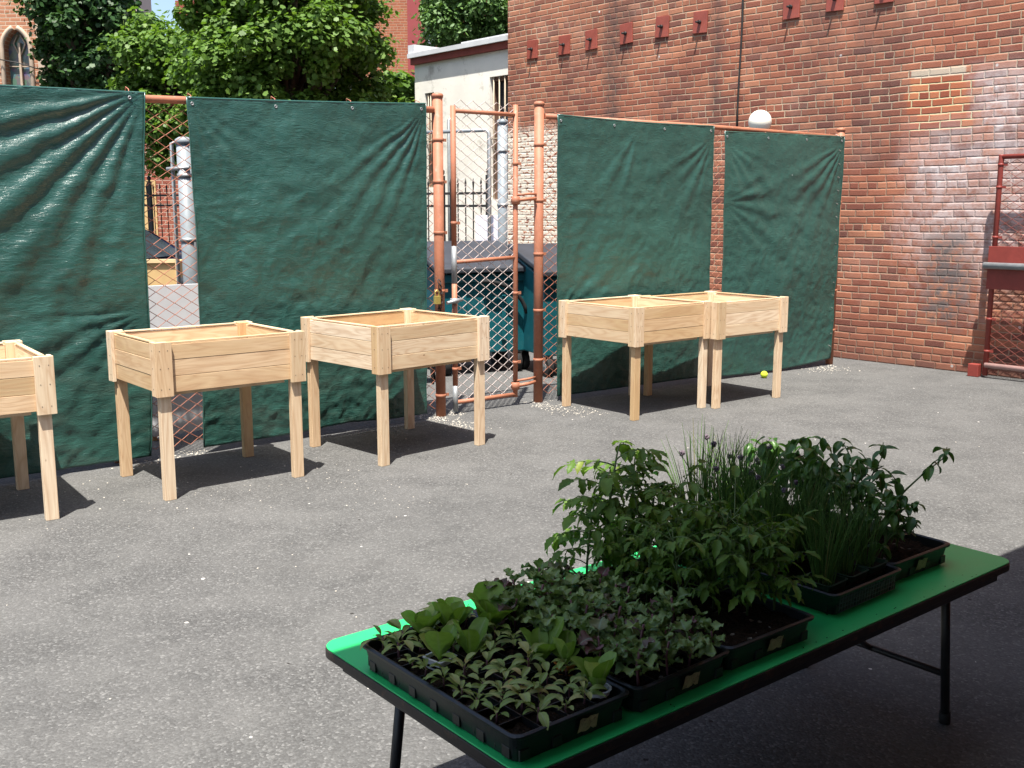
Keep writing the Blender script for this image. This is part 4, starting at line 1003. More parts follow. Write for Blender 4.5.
b = MB(); b.tube([(-1.04, -0.1, 4.6), (-0.5, -0.12, 4.5), (0.03, -0.1, 4.35)], 0.012, 5); b.build("cable", M_iron, chh)
b = MB(); b.add([(XL, -0.3, ZT), (0.3, -0.3, ZT), (0.3, 1.9, ZT), (XL, 1.9, ZT), (XL, 0.8, ZT + 3), (0.3, 0.8, ZT + 3)], [(0, 1, 5, 4), (2, 3, 4, 5), (1, 2, 5), (3, 0, 4), (0, 3, 2, 1)]); b.build("roof", M_lid, chh)

# red rowhouse
M_rowo = m_brick("orange_brick", (0.34, 0.125, 0.065), (0.27, 0.09, 0.05), (0.34, 0.22, 0.15))
M_wine = simple("wine_red_paint", (0.255, 0.055, 0.055), 0.7, 0.25, 0, 0.08, 0.6, 0.2, 30)
yy = 32
a = aty(350, 0, yy).x; m_ = aty(407, 0, yy).x; c = aty(520, 0, yy).x
rh = thing("red_rowhouse", "tall house with wine red painted wall beside orange brick", "building", (m_, yy, 0))
b = MB(); b.box((a - m_, 0.02, 0), (-0.001, 8, 13)); b.build("brick_wall", M_rowo, rh)
zA, zB = aty(430, 47, yy).z, aty(430, 14, yy).z; xA, xB = aty(424.5, 0, yy).x - m_, aty(434, 0, yy).x - m_
b = MB(); W_ = c - m_; b.box((0, 0, 0), (xA, 8, 13)); b.box((xB, 0, 0), (W_, 8, 13)); b.box((xA, 0, 0), (xB, 8, zA)); b.box((xA, 0, zB), (xB, 8, 13)); b.build("painted_wall", M_wine, rh)
b = MB(); b.box((xA, 0.16, zA), (xB, 0.2, zB)); wn_ = b.build("window", simple("painted_sky_glass", (0.30, 0.36, 0.42), 0.2), rh)  # sky reflection painted in as a pale blue-grey base colour
b = MB(); b.box((xA, 0.08, zA), (xA + 0.05, 0.15, zB)); b.box((xB - 0.05, 0.08, zA), (xB, 0.15, zB)); b.box((xA + .05, 0.08, (zA + zB) / 2), (xB - .05, 0.15, (zA + zB) / 2 + 0.05)); b.box((xA + .05, 0.08, zB - 0.12), (xB - .05, 0.15, zB)); b.build("window_frame", simple("dark_frame", (0.05, 0.05, 0.06)), wn_)
b = MB(); b.box((xA - 0.06, -0.08, zA - 0.12), (xB + 0.06, 0.15, zA - .002)); b.build("sill", M_stone, wn_)
b = MB(); b.box((a - m_ - .1, -0.15, 13.002), (W_ + .1, 8.1, 13.4)); b.build("cornice", M_redtrim, rh)

# far pale buildings above the trees
M_beige = simple("beige_render", (0.50, 0.42, 0.34), 0.85, 0.2, 0, 0.08, 0.5)
def farblock(label, u0, u1, vtop, y, mat, dpt=10):
    a = aty(u0, 0, y).x; c = aty(u1, 0, y).x; h = aty(0, vtop, y).z; t = thing("apartment_block", label, "building", (a, y, 0)); w_ = c - a
    b = MB(); b.box((0, 0, 0), (w_, dpt, h)); b.build("wall", mat, t)
    b = MB(); b.box((-0.3, -0.5, h + .01), (w_ + 0.3, dpt + 0.3, h + 0.75)); b.box((-0.15, -0.25, h - 0.45), (w_ + 0.15, -0.003, h + .008)); b.build("cornice", M_redtrim, t)
    for z in np.arange(2.0, h - 1.4, 3.1):
        for x in np.arange(0.8, w_ - 1.0, 2.1):
            b = MB(); b.box((x, -0.03, z), (x + 0.9, -0.005, z + 1.6)); wn = b.build("window", M_glass, t)
            b = MB(); b.box((x - 0.1, -0.10, z - 0.16), (x + 1.0, -0.006, z - .004)); b.build("sill", M_white, wn)
farblock("pale beige block with dark red cornice above the trees", 184, 300, 18, 55, M_beige)
farblock("pinkish beige block rising between the two left trees", 108, 136, -30, 48, simple("pinkish_render", (0.48, 0.38, 0.33), 0.85, 0.2, 0, 0.08, 0.5), 2)

# ------------------------------------------------------------------ trees
def leaf_cloud(rs, centers, radii, n, size, flat=0.75, kind='maple'):
    """leaves scattered in shells of clumps; returns arrays of polygons"""
    k = len(centers)
    pick = rs.choice(k, n, p=(radii ** 2) / (radii ** 2).sum())
    d = rs.normal(size=(n, 3)); d /= np.linalg.norm(d, axis=1)[:, None]
    rad = radii[pick] * (rs.beta(3.0, 1.2, n) + 0.6 * (rs.random_sample(n) < 0.22) * rs.random_sample(n))
    P = centers[pick] + d * rad[:, None] * np.array([1, 1, flat])
    # normals: outward + up + random
    N = d * 0.7 + np.array([0, 0, 0.75]) + rs.normal(size=(n, 3)) * 0.45
    N /= np.linalg.norm(N, axis=1)[:, None]
    T = np.cross(N, rs.normal(size=(n, 3))); T /= np.linalg.norm(T, axis=1)[:, None]
    B_ = np.cross(N, T)
    if kind == 'maple':
        shp = np.array([(0, -0.5), (0.26, -0.38), (0.48, -0.26), (0.42, 0.02), (0.48, 0.26), (0.26, 0.34), (0, 0.58), (-0.26, 0.34), (-0.48, 0.26), (-0.42, 0.02), (-0.48, -0.26), (-0.26, -0.38)])
    else:
        shp = np.array([(0, -0.5), (0.22, -0.2), (0.25, 0.1), (0.0, 0.55), (-0.25, 0.1), (-0.22, -0.2)])
    sz = size * rs.uniform(0.6, 1.25, n)
    m = len(shp)
    bend = -np.abs(shp[:, 0]) * 0.35 - 0.25 * shp[:, 1] ** 2
    V = P[:, None, :] + sz[:, None, None] * (T[:, None, :] * shp[None, :, 0, None] + B_[:, None, :] * shp[None, :, 1, None] + N[:, None, :] * bend[None, :, None])
    Fq = np.arange(n * m).reshape(n, m)
    return V.reshape(-1, 3), Fq
def tree(name, label, x, y, h, crown_c, crown_r, nclump, clr, nleaf, size, mat, kind, seed, trunk_r=0.18):
    rs = np.random.RandomState(seed)
    t = thing(name, label, "tree", (x, y, 0))
    cc = np.array(crown_c); cr = np.array(crown_r)
    d = rs.normal(size=(nclump, 3)); d /= np.linalg.norm(d, axis=1)[:, None]
    C = cc + d * cr * (rs.uniform(0.35, 1.0, nclump) ** 0.6)[:, None]
    C[:, 2] = np.maximum(C[:, 2], 0.8)
    rr = clr * rs.uniform(0.5, 1.35, nclump)
    b = MB(); top = cc + np.array([0, 0, cr[2] * 0.3])
    tp = [Vector((0, 0, 0)), Vector((0.05, 0.03, cc[2] * 0.35)), Vector((cc[0] * 0.6, cc[1] * 0.6, cc[2] * 0.75)), Vector(top)]
    b.tube(tp, [trunk_r * 1.25, trunk_r, trunk_r * 0.75, trunk_r * 0.25], 10)
    b.build("trunk", M_bark, t)
    b = MB()
    for c in C[::2]:
        f = rs.uniform(0.25, 0.9); s_ = tp[1].lerp(tp[3], f); e = Vector(c); mdl = s_.lerp(e, 0.5) + Vector((0, 0, 0.12 * (e - s_).length))
        b.tube([s_, mdl, e], [trunk_r * 0.32, trunk_r * 0.2, trunk_r * 0.06], 6)
    b.build("branches", M_bark, t)
    V, Fq = leaf_cloud(rs, C, rr, nleaf, size, 0.75, kind)
    npmesh("crown", V, Fq, mat, t)
    return t
X_ = lambda u, y: aty(u, 210, y).x
tree("maple_tree", "bright green leafy maple tree behind the wide second tarp", X_(290, 14.5), 14.5, 6, (0, 0, 3.65), (1.36, 1.4, 1.75), 190, 0.30, 85000, 0.067, M_maple, 'maple', 3)
tree("maple_tree", "smaller bright green maple crown over the left fence gap", X_(186, 16.0), 16.0, 5, (0, 0, 3.2), (1.0, 0.9, 1.1), 95, 0.29, 38000, 0.070, M_maple, 'maple', 5, 0.12)
tree("shade_tree", "dark green tall tree between the church and the maples", X_(104, 20.5), 20.5, 8, (0, 0, 5.2), (0.88, 1.2, 2.6), 130, 0.34, 36000, 0.088, M_darkleaf, 'maple', 8, 0.2)
tree("locust_tree", "soft green fine leaved tree above the white stucco building", X_(478, 23), 23, 8, (0, 0, 5.6), (1.1, 1.2, 1.3), 110, 0.36, 26000, 0.11, M_softleaf, 'oval', 11, 0.15)
tree("young_tree", "slim young tree in front of the red rowhouse wall", X_(402, 17.5), 17.5, 4, (0, 0, 2.9), (0.55, 0.5, 0.85), 40, 0.26, 5000, 0.12, M_maple, 'maple', 14, 0.07)

# ------------------------------------------------------------------ folding table
TX, TY, TA, TL, TW, TZ = 0.511, 2.628, 0.681, 1.884, 0.763, 0.53
tb_ = thing("folding_table", "long green topped folding table with black metal legs", "table", (TX, TY, 0), TA)
def rrect(hx, hy, r, n=7):
    pts = []
    for cx_, cy_, a0 in ((hx - r, hy - r, 0), (-hx + r, hy - r, 90), (-hx + r, -hy + r, 180), (hx - r, -hy + r, 270)):
        for k in range(n + 1): a = R(a0 + 90 * k / n); pts.append((cx_ + r * math.cos(a), cy_ + r * math.sin(a)))
    return pts
b = MB(); b.prism(rrect(TL / 2 - 0.002, TW / 2 - 0.002, 0.045), TZ - 0.004, TZ); b.build("table_top", M_green, tb_, 0.0015)
b = MB(); b.prism(rrect(TL / 2, TW / 2, 0.046), TZ - 0.026, TZ - 0.0045); b.build("edge_band", M_edge, tb_, 0.002)
b = MB(); ax_, ay_ = TL / 2 - 0.045, TW / 2 - 0.04
for sy in (-1, 1): b.box((-ax_, sy * ay_ - 0.012, TZ - 0.062), (ax_, sy * ay_ + 0.012, TZ - 0.0265))
for sx in (-1, 1): b.box((sx * ax_ - 0.012, -ay_ + 0.013, TZ - 0.062), (sx * ax_ + 0.012, ay_ - 0.013, TZ - 0.0265))
b.build("apron", M_blackmetal, tb_, 0.002)
for sx in (-1, 1):
    for sy in (-1, 1):
        b = MB(); b.tube([(sx * 0.78, sy * 0.255, TZ - 0.028), (sx * 0.84, sy * 0.255, 0.012)], 0.0135, 10)
        lg = b.build("leg", M_blackmetal, tb_)
        b = MB(); b.tube([(sx * 0.839, sy * 0.255, 0.0), (sx * 0.836, sy * 0.255, 0.035)], 0.017, 10); b.build("foot_cap", M_rubber, lg)
    b = MB(); b.tube([(sx * 0.825, -0.255, 0.16), (sx * 0.825, 0.255, 0.16)], 0.011, 8); b.build("cross_bar", M_blackmetal, tb_)
    b = MB(); b.tube([(sx * 0.82, 0.0, 0.16), (sx * 0.36, 0.0, TZ - 0.04)], 0.010, 8); b.tube([(sx * 0.36, -0.2, TZ - 0.04), (sx * 0.36, 0.2, TZ - 0.04)], 0.010, 8); b.build("brace", M_blackmetal, tb_)

ca_, sa_ = math.cos(TA), math.sin(TA)
def TP(x, y, z=0.0): return Vector((TX + x * ca_ - y * sa_, TY + x * sa_ + y * ca_, TZ + z))
def TLOC(u, v, z):   # table local coords of pixel at height z above top
    p = atz(u, v, TZ + z); dx, dy = p.x - TX, p.y - TY
    return dx * ca_ + dy * sa_, -dx * sa_ + dy * ca_
# ------------------------------------------------------------------ seed trays
def tray(label, x0, x1, y0, y1, rz=0.0, cells=False, h=0.06, tape=None, soil_h=0.042):
    cx_, cy_ = (x0 + x1) / 2, (y0 + y1) / 2; hx, hy = (x1 - x0) / 2, (y1 - y0) / 2
    t = thing("seed_tray", label, "tray", TP(cx_, cy_, 0.001), TA + rz, "black plastic seedling trays on the green table")
    b = MB(); tp_ = 0.90
    # shell: outer wall, rim, inner wall, bottom
    loops = [(hx * tp_, hy * 0.945, 0.0), (hx - 0.006, hy - 0.006, h - 0.006), (hx, hy, h - 0.007), (hx + 0.002, hy + 0.002, h), (hx - 0.004, hy - 0.004, h + 0.003), (hx - 0.010, hy - 0.010, h), (hx * tp_ - 0.003, hy * 0.945 - 0.003, 0.003)]
    n = 0; vs = []; fs = []
    for (a, c, z) in loops: vs += [(p_[0], p_[1], z) for p_ in rrect(a, c, 0.02, 4)]
    m = len(rrect(1, 1, 0.1, 4))
    for i in range(len(loops) - 1):
        for k in range(m): k2 = (k + 1) % m; fs.append((i * m + k, i * m + k2, (i + 1) * m + k2, (i + 1) * m + k))
    fs.append(tuple(range(m))[::-1]); fs.append(tuple(range((len(loops) - 1) * m, len(loops) * m)))
    b.add(vs, fs, None, 0, False)
    # vertical ribs round the outside
    for q in np.linspace(-hx * 0.8, hx * 0.8, 4):
        for sy in (-1, 1): b.box((q - 0.012, sy * (hy * 0.958) - 0.003, 0.004), (q + 0.012, sy * (hy * 0.958) + 0.003, h * 0.45))
    for q in np.linspace(-hy * 0.85, hy * 0.85, 7):
        for sx in (-1, 1): b.box((sx * (hx * 0.918) - 0.003, q - 0.012, 0.004), (sx * (hx * 0.918) + 0.003, q + 0.012, h * 0.45))
    b.build("shell", M_blackplastic, t, 0.0012)
    # lumpy soil
    nx, ny = 22, 36; V = []; rs = rnd
    for j in range(ny):
        for i in range(nx):
            x = -1 + 2 * i / (nx - 1); y = -1 + 2 * j / (ny - 1)
            z = soil_h + 0.010 * mnoise.fractal(Vector((x * 4 + cx_ * 30, y * 7, 2.0)), 0.8, 2, 4)
            if cells:
                fx = abs(((x + 1) * 2) % 1 - 0.5) * 2; fy = abs(((y + 1) * 4) % 1 - 0.5) * 2
                z -= 0.010 * max(0, max(fx, fy) - 0.8) / 0.2
            V.append((x * (hx * 0.955 - 0.006), y * (hy * 0.97 - 0.006), z))
    idx = np.arange(nx * ny).reshape(ny, nx); Fq = np.stack([idx[:-1, :-1].ravel(), idx[:-1, 1:].ravel(), idx[1:, 1:].ravel(), idx[1:, :-1].ravel()], 1)
    npmesh("soil", np.array(V), Fq, M_soil, t, True)
    if cells:
        b = MB()
        for q in np.linspace(-hx * 0.95, hx * 0.95, 5)[1:-1]: b.box((q - 0.0015, -hy * 0.94, 0.01), (q + 0.0015, hy * 0.94, soil_h + 0.009))
        for q in np.linspace(-hy * 0.96, hy * 0.96, 9)[1:-1]: b.box((-hx * 0.92, q - 0.0015, 0.01), (hx * 0.92, q + 0.0015, soil_h + 0.0085))
        b.build("cell_insert", M_blackplastic, t)
    if tape is not None:
        b = MB(); nn = 8
        V = []
        for j in range(4):
            for i in range(nn): V.append((tape + 0.05 * (i / (nn - 1) - 0.5), -hy * (0.945 + 0.055 * (0.25 + 0.18 * j)) - 0.0028 - 0.001 * math.sin(i * 2.1 + j), 0.014 + 0.0105 * j + 0.0015 * math.sin(i * 1.7)))
        idx = np.arange(nn * 4).reshape(4, nn); Fq = np.stack([idx[:-1, :-1].ravel(), idx[:-1, 1:].ravel(), idx[1:, 1:].ravel(), idx[1:, :-1].ravel()], 1)
        npmesh("tape_label", np.array(V), Fq, M_tape, t, True)
    return t
tray("black seedling tray of lettuce and spinach at the near left end", -0.938, -0.635, -0.356, 0.200, 0, True, 0.06, 0.035)
tray("black seedling tray packed with curly kale seedlings", -0.628, -0.328, -0.358, 0.195, R(1.0), True, 0.06, 0.02)
tray("black tray holding the tall tomato seedlings in the middle", -0.320, -0.005, -0.352, 0.205, R(-1.0), False, 0.06, 0.01)
tray("black tray of chive pots with an open mesh side", 0.132, 0.455, -0.305, 0.235, R(1), False, 0.058, None, 0.012)
tray("black tray of pepper plants at the far right end", 0.465, 0.768, -0.275, 0.26, R(-1), False, 0.06, 0.0)
# mesh grid on the chive tray front
b = MB()
for q in np.arange(-0.13, 0.131, 0.013): b.tube([(q, -0.262, 0.006), (q, -0.2655, 0.05)], 0.0012, 4)
for z in np.arange(0.008, 0.05, 0.011): b.tube([(-0.13, -0.264, z), (0.13, -0.264, z)], 0.0012, 4)
mt = b.build("mesh_side", simple("grey_mesh", (0.10, 0.12, 0.12)), [o for o in COL.objects if o.get("label", "").startswith("black tray of chive")][0])

V = []; Fc = []
for _ in range(110):
    x = rnd.uniform(-0.93, 0.86); y = rnd.choice((rnd.gauss(-0.365, 0.012), rnd.uniform(-0.37, 0.3), rnd.gauss(0.25, 0.05)))
    if abs(y) > 0.372: continue
    p_ = TP(x, y); n = len(V); r_ = rnd.uniform(0.0006, 0.0022); a0 = rnd.random() * 6
    for z, rr in ((0.0003, 1.0), (r_ * 0.9, 0.6)):
        for i in range(5):
            a = a0 + i * 1.2566; V.append((p_.x + r_ * rr * rnd.uniform(.7, 1.2) * math.cos(a), p_.y + r_ * rr * rnd.uniform(.7, 1.2) * math.sin(a), TZ + z))
    for i in range(5): Fc.append((n + i, n + (i + 1) % 5, n + 5 + (i + 1) % 5, n + 5 + i))
    Fc.append((n + 5, n + 6, n + 7, n + 8))
o = npmesh("soil_crumbs", np.array(V), np.array(Fc), M_soil); tag(o, "dark potting soil crumbs spilled on the green tabletop", None, None, "stuff")
# ------------------------------------------------------------------ leaves and plants
def leaf_geo(L, Wd, prof, droop, cup, nl=8, nw=2, lobes=0, lobe_d=0.0, ruffle=0.0, twist=0.0, rs=random):
    """returns verts (grid), faces, uvs of one leaf growing along +x, normal +z"""
    vs = []; uvs = []
    ang = 0.0; x = z = 0.0; st = L / nl
    ph = rs.uniform(0, 6)
    for i in range(nl + 1):
        t = i / nl; wv = prof(t) * Wd / 2
        if lobes: wv *= 1 - lobe_d * (0.5 + 0.5 * math.cos(2 * math.pi * lobes * t))
        for j in range(-nw, nw + 1):
            f = j / nw
            yy = f * wv
            zz = cup * abs(f) ** 1.5 * wv + (ruffle * L * math.sin(t * 17 + ph + f * 2.2) * abs(f) if ruffle else 0)
            tw = twist * t
            vs.append((x - math.sin(ang) * zz, yy * math.cos(tw), z + math.cos(ang) * zz + yy * math.sin(tw))); uvs.append((f, t))
        x += st * math.cos(ang); z += st * math.sin(ang); ang -= droop / nl
    m = 2 * nw + 1; fs = []
    for i in range(nl):
        for j in range(m - 1): fs.append((i * m + j, i * m + j + 1, (i + 1) * m + j + 1, (i + 1) * m + j))
    return vs, fs, uvs
def P_obov(t):
    if t < 0.62: return 0.12 + 0.88 * (math.sin(math.pi / 2 * max(0, t - 0.06) / 0.56) ** 1.5)
    return math.sqrt(max(0.0, 1 - ((t - 0.62) / 0.38) ** 2.4)) + 0.03
P_ov = lambda t: max(0.03, math.sin(math.pi * (t ** 0.75)) ** 0.85) if t < 0.999 else 0.02
P_lance = lambda t: (0.16 if t < 0.25 else max(0.03, math.sin(math.pi * (t - 0.25) / 0.75) ** 0.8)) if t < 0.999 else 0.02
P_pet = lambda t: (0.08 if t < 0.4 else max(0.04, math.sin(math.pi * ((t - 0.4) / 0.6) ** 0.7) ** 0.7)) if t < 0.999 else 0.03
def put(mb, geo, base, az, el, roll=0.0):
    vs, fs, uvs = geo
    Mx = Matrix.Translation(base) @ Matrix.Rotation(az, 4, 'Z') @ Matrix.Rotation(-el, 4, 'Y') @ Matrix.Rotation(roll, 4, 'X')
    mb.add([Mx @ Vector(p) for p in vs], fs, [[uvs[i] for i in f] for f in fs], 0, True)
PROTO = {}
def mk(kind, parts):
    root = thing(kind, "x", "plant"); COL.objects.unlink(root)
    for nm, mb, mat in parts:
        o = mb.build(nm, mat, root); COL.objects.unlink(o)
    return root
def romaine(r):
    b = MB(); n = r.randint(5, 7)
    for k in range(n):
        a = k * 2.4 + r.uniform(-.3, .3); inner = k / n
        L = r.uniform(0.055, 0.085) * (1.15 if k > 1 else 0.8); put(b, leaf_geo(L, L * r.uniform(0.50, 0.62), P_obov, r.uniform(-0.1, 0.8), 0.35, 14, 3, 0, 0, 0.012, 0, r), Vector((0.003 * math.cos(a), 0.003 * math.sin(a), 0.004)), a, R(r.uniform(48, 84)), r.uniform(-.2, .2))
    s = MB(); s.tube([(0, 0, -0.01), (0, 0, 0.012)], [0.004, 0.003], 6); return [("foliage", b, M_romaine), ("stem", s, M_stemgreen)]
def spinach(r):
    b = MB(); n = r.randint(7, 10)
    for k in range(n):
        a = k * 2.4 + r.uniform(-.4, .4); L = r.uniform(0.035, 0.065)
        put(b, leaf_geo(L, L * r.uniform(0.24, 0.36), P_lance, r.uniform(1.1, 2.2), 0.3, 8, 2, 0, 0, 0.01, r.uniform(-.6, .6), r), Vector((0, 0, 0.012 + 0.002 * k)), a, R(r.uniform(35, 75)), r.uniform(-.3, .3))
    s = MB(); s.tube([(0, 0, -0.01), (0.001, 0, 0.03)], [0.003, 0.002], 6); return [("foliage", b, M_spinach), ("stem", s, M_stempurple)]
def kale(r):
    b = MB(); s = MB(); n = r.randint(10, 13); H_ = r.uniform(0.05, 0.085)
    s.tube([(0, 0, -0.01), (0.004, 0.002, H_ * 0.6), (0.0, 0, H_)], [0.0028, 0.0025, 0.002], 6)
    for k in range(n):
        a = k * 2.4 + r.uniform(-.4, .4); f = 0.30 + 0.70 * k / n; L = r.uniform(0.036, 0.056) * (1.15 - 0.35 * f)
        put(b, leaf_geo(L, L * 0.80, P_pet, r.uniform(0.3, 1.4), 0.45, 18, 4, 7, 0.34, 0.085, r.uniform(-.3, .3), r), Vector((0, 0, H_ * f)), a, R(r.uniform(20, 65)), r.uniform(-.3, .3))
    return [("foliage", b, M_kale), ("stem", s, M_stempurple)]
def compound(b, s, base, az, el, L, r, mat_scale=1.0, pairs=3, leafL=0.04, lw=0.52, droop=0.9):
    # a pinnate leaf with drooping leaflets
    pts = []; ang = el; p = Vector(base); st = L / 6
    dirh = Vector((math.cos(az), math.sin(az), 0))
    for i in range(7):
        pts.append(p.copy()); p = p + dirh * (st * math.cos(ang)) + Vector((0, 0, st * math.sin(ang))); ang -= droop / 6
    s.tube(pts, [0.0016 - 0.00015 * i for i in range(7)], 5)
    for k in range(pairs):
        q = pts[2 + int(k * 4 / pairs)]
        for sg in (-1, 1):
            l_ = leafL * r.uniform(0.7, 1.1) * (0.75 + 0.25 * k / pairs)
            put(b, leaf_geo(l_, l_ * lw, P_ov, r.uniform(0.4, 1.5), 0.3, 9, 2, 3.5, 0.45, 0.03, r.uniform(-.4, .4), r), q, az + sg * R(r.uniform(50, 80)), R(r.uniform(-40, 15)), r.uniform(-.4, .4))
    l_ = leafL * r.uniform(1.0, 1.3)
    put(b, leaf_geo(l_, l_ * lw * 1.1, P_ov, r.uniform(0.4, 1.2), 0.3, 9, 2, 3.5, 0.30, 0.02, 0, r), pts[-1], az, ang + 0.1, r.uniform(-.3, .3))
def tomato(r):
    b = MB(); s = MB(); H_ = r.uniform(0.20, 0.27); bx, by = r.uniform(-.03, .03), r.uniform(-.03, .03)
    pt = lambda f: Vector((bx * f * f, by * f * f, H_ * f))
    s.tube([pt(f) + (Vector((0, 0, -0.01)) if f == 0 else Vector()) for f in (0, .25, .5, .75, 1)], [0.0035, 0.0032, 0.003, 0.0025, 0.0016], 6)
    n = r.randint(15, 18)
    for k in range(n):
        f = 0.24 + 0.76 * k / (n - 1); a = k * 2.4 + r.uniform(-.3, .3)
        compound(b, s, pt(f), a, R(r.uniform(15, 55)), r.uniform(0.075, 0.12) * (1.1 - 0.35 * f), r, 1, 4, 0.038 * (1.1 - 0.25 * f), 0.62, r.uniform(0.6, 1.3))
    return [("foliage", b, M_tomato), ("stem", s, M_stemgreen)]
def fineleaf(r):
    b = MB(); s = MB(); H_ = r.uniform(0.13, 0.19)
    pt = lambda f: Vector((0.02 * f * f, 0.01 * f, H_ * f))
    s.tube([pt(f) for f in (0, .3, .6, 1)], [0.0028, 0.0025, 0.002, 0.0012], 5)
    n = 18
    for k in range(n):
        f = 0.15 + 0.75 * k / (n - 1)
        compound(b, s, pt(f), k * 2.4 + r.uniform(-.3, .3), R(r.uniform(20, 60)), r.uniform(0.06, 0.10), r, 1, 5, 0.032, 0.42, r.uniform(0.3, 1.0))
    return [("foliage", b, M_parsley), ("stem", s, M_stemgreen)]
def chive(r, flowers=2):
    b = MB(); fl_ = MB()
    for k in range(75):
        a = r.uniform(0, 6.28); rr_ = 0.028 * math.sqrt(r.random()); L = r.uniform(0.12, 0.30); lean = r.uniform(0.02, 0.5) * (0.4 + rr_ / 0.028)
        p = Vector((rr_ * math.cos(a), rr_ * math.sin(a), 0)); pts = []; ang = R(90) - lean * 0.5
        for i in range(6):
            pts.append(p.copy()); p = p + Vector((math.cos(a) * math.cos(ang), math.sin(a) * math.cos(ang), math.sin(ang))) * (L / 5); ang -= lean / 5
        b.tube(pts, [0.0014, 0.0015, 0.0014, 0.0011, 0.0008, 0.0003], 4, caps=False)
    for k in range(flowers):
        a = r.uniform(0, 6.28); h = r.uniform(0.2, 0.26); q = Vector((0.04 * math.cos(a), 0.04 * math.sin(a), h))
        b.tube([Vector((0.01 * math.cos(a), 0.01 * math.sin(a), 0)), q * 0.5 + Vector((0, 0, 0.02)), q], 0.0013, 4)
        for _ in range(40):
            d_ = Vector((r.gauss(0, 1), r.gauss(0, 1), r.gauss(0.2, 1))).normalized()
            fl_.tube([q, q + d_ * 0.0075], [0.0007, 0.0014], 4)
    return [("leaves", b, M_chive)] + ([("blossom", fl_, M_blossom)] if flowers else [])
def pepper(r, H_=None, lean=0.0, sparse=False):
    b = MB(); s = MB(); H_ = H_ or r.uniform(0.13, 0.19)
    pt = lambda f: Vector((lean * f ** 1.6, 0.01 * math.sin(f * 3), H_ * f))
    s.tube([pt(f) for f in np.linspace(0, 1, 6)], [0.0035, 0.0033, 0.003, 0.0027, 0.002, 0.0015], 6)
    nb = 7 if not sparse else 4
    for k in range(nb):
        f = (0.2 if not sparse else 0.35) + (0.8 if not sparse else 0.65) * k / (nb - 1); a = k * 2.4 + r.uniform(-.4, .4); el = R(r.uniform(25, 60)); Lb = r.uniform(0.04, 0.08) * (1 if not sparse else 1.1)
        q0 = pt(f); q1 = q0 + Vector((math.cos(a) * math.cos(el), math.sin(a) * math.cos(el), math.sin(el))) * Lb
        s.tube([q0, q0.lerp(q1, .5) + Vector((0, 0, 0.004)), q1], [0.0022, 0.0018, 0.0012], 5)
        for m_ in range(8 if not sparse else 5):
            L = r.uniform(0.032, 0.055); q = q0.lerp(q1, 0.35 + 0.65 * m_ / 5)
            put(b, leaf_geo(L, L * r.uniform(0.40, 0.52), P_ov, r.uniform(0.5, 1.3), 0.35, 8, 2, 0, 0, 0.006, r.uniform(-.3, .3), r), q, a + m_ * 2.4, R(r.uniform(-55, 25)), r.uniform(-.4, .4))
    return [("foliage", b, M_pepper), ("stem", s, M_stemgreen)]
def protos(name, fn, n, seed):
    out = []
    for i in range(n):
        r = random.Random(seed * 100 + i); out.append(fn(r))
    return out
def plant(name, parts_mesh, label, cat, group, lx, ly, z, sc=1.0, rz=None, tilt=(0, 0)):
    root = bpy.data.objects.new(name, None); COL.objects.link(root); root.empty_display_size = 0.03
    root.location = TP(lx, ly, z); root.scale = (sc,) * 3; root.rotation_euler = (tilt[0], tilt[1], rnd.uniform(0, 6.28) if rz is None else rz)
    tag(root, label, cat, group)
    for nm, me in parts_mesh:
        o = bpy.data.objects.new(nm, me); COL.objects.link(o); o.parent = root
    return root
def meshes(parts):
    res = []
    for nm, mb, mat in parts:
        o = mb.build(nm, mat); res.append((nm, o.data)); bpy.data.objects.remove(o)
    return res
rP = [meshes(p) for p in protos("r", romaine, 4, 1)]; sP = [meshes(p) for p in protos("s", spinach, 5, 2)]
kP = [meshes(p) for p in protos("k", kale, 6, 3)]; tP = [meshes(p) for p in protos("t", tomato, 5, 4)]
fP = [meshes(p) for p in protos("f", fineleaf, 3, 5)]; cP = [meshes(p) for p in protos("c", chive, 3, 6)]; cP0 = [meshes(p) for p in protos("c", lambda r: chive(r, 0), 3, 7)]
pP = [meshes(p) for p in protos("p", pepper, 4, 8)]

def pot(label, lx, ly, z, r0, h, mat, sq=True, rz=0.0):
    t = thing("plant_pot", label, "pot", TP(lx, ly, z), TA + rz)
    b = MB(); n = 4; loops = [(r0 * 0.78, 0.0), (r0, h - 0.004), (r0 + 0.003, h), (r0 - 0.002, h + 0.0005), (r0 * 0.78 - 0.002, 0.004)]
    vs = []; m = len(rrect(1, 1, 0.1, 3))
    for a, zz in loops: vs += [(p_[0], p_[1], zz) for p_ in rrect(a, a, a * (0.25 if sq else 0.98), 3)]
    fs = [(i * m + k, i * m + (k + 1) % m, (i + 1) * m + (k + 1) % m, (i + 1) * m + k) for i in range(len(loops) - 1) for k in range(m)]
    fs.append(tuple(range(m))[::-1]); fs.append(tuple(range(4 * m, 5 * m))); b.add(vs, fs); b.build("shell", mat, t)
    b = MB(); b.prism(rrect(r0 * 0.95, r0 * 0.95, r0 * (0.24 if sq else 0.9), 3), h * 0.55, h * 0.82); b.build("soil", M_soil, t)
    return t
SO = 0.044
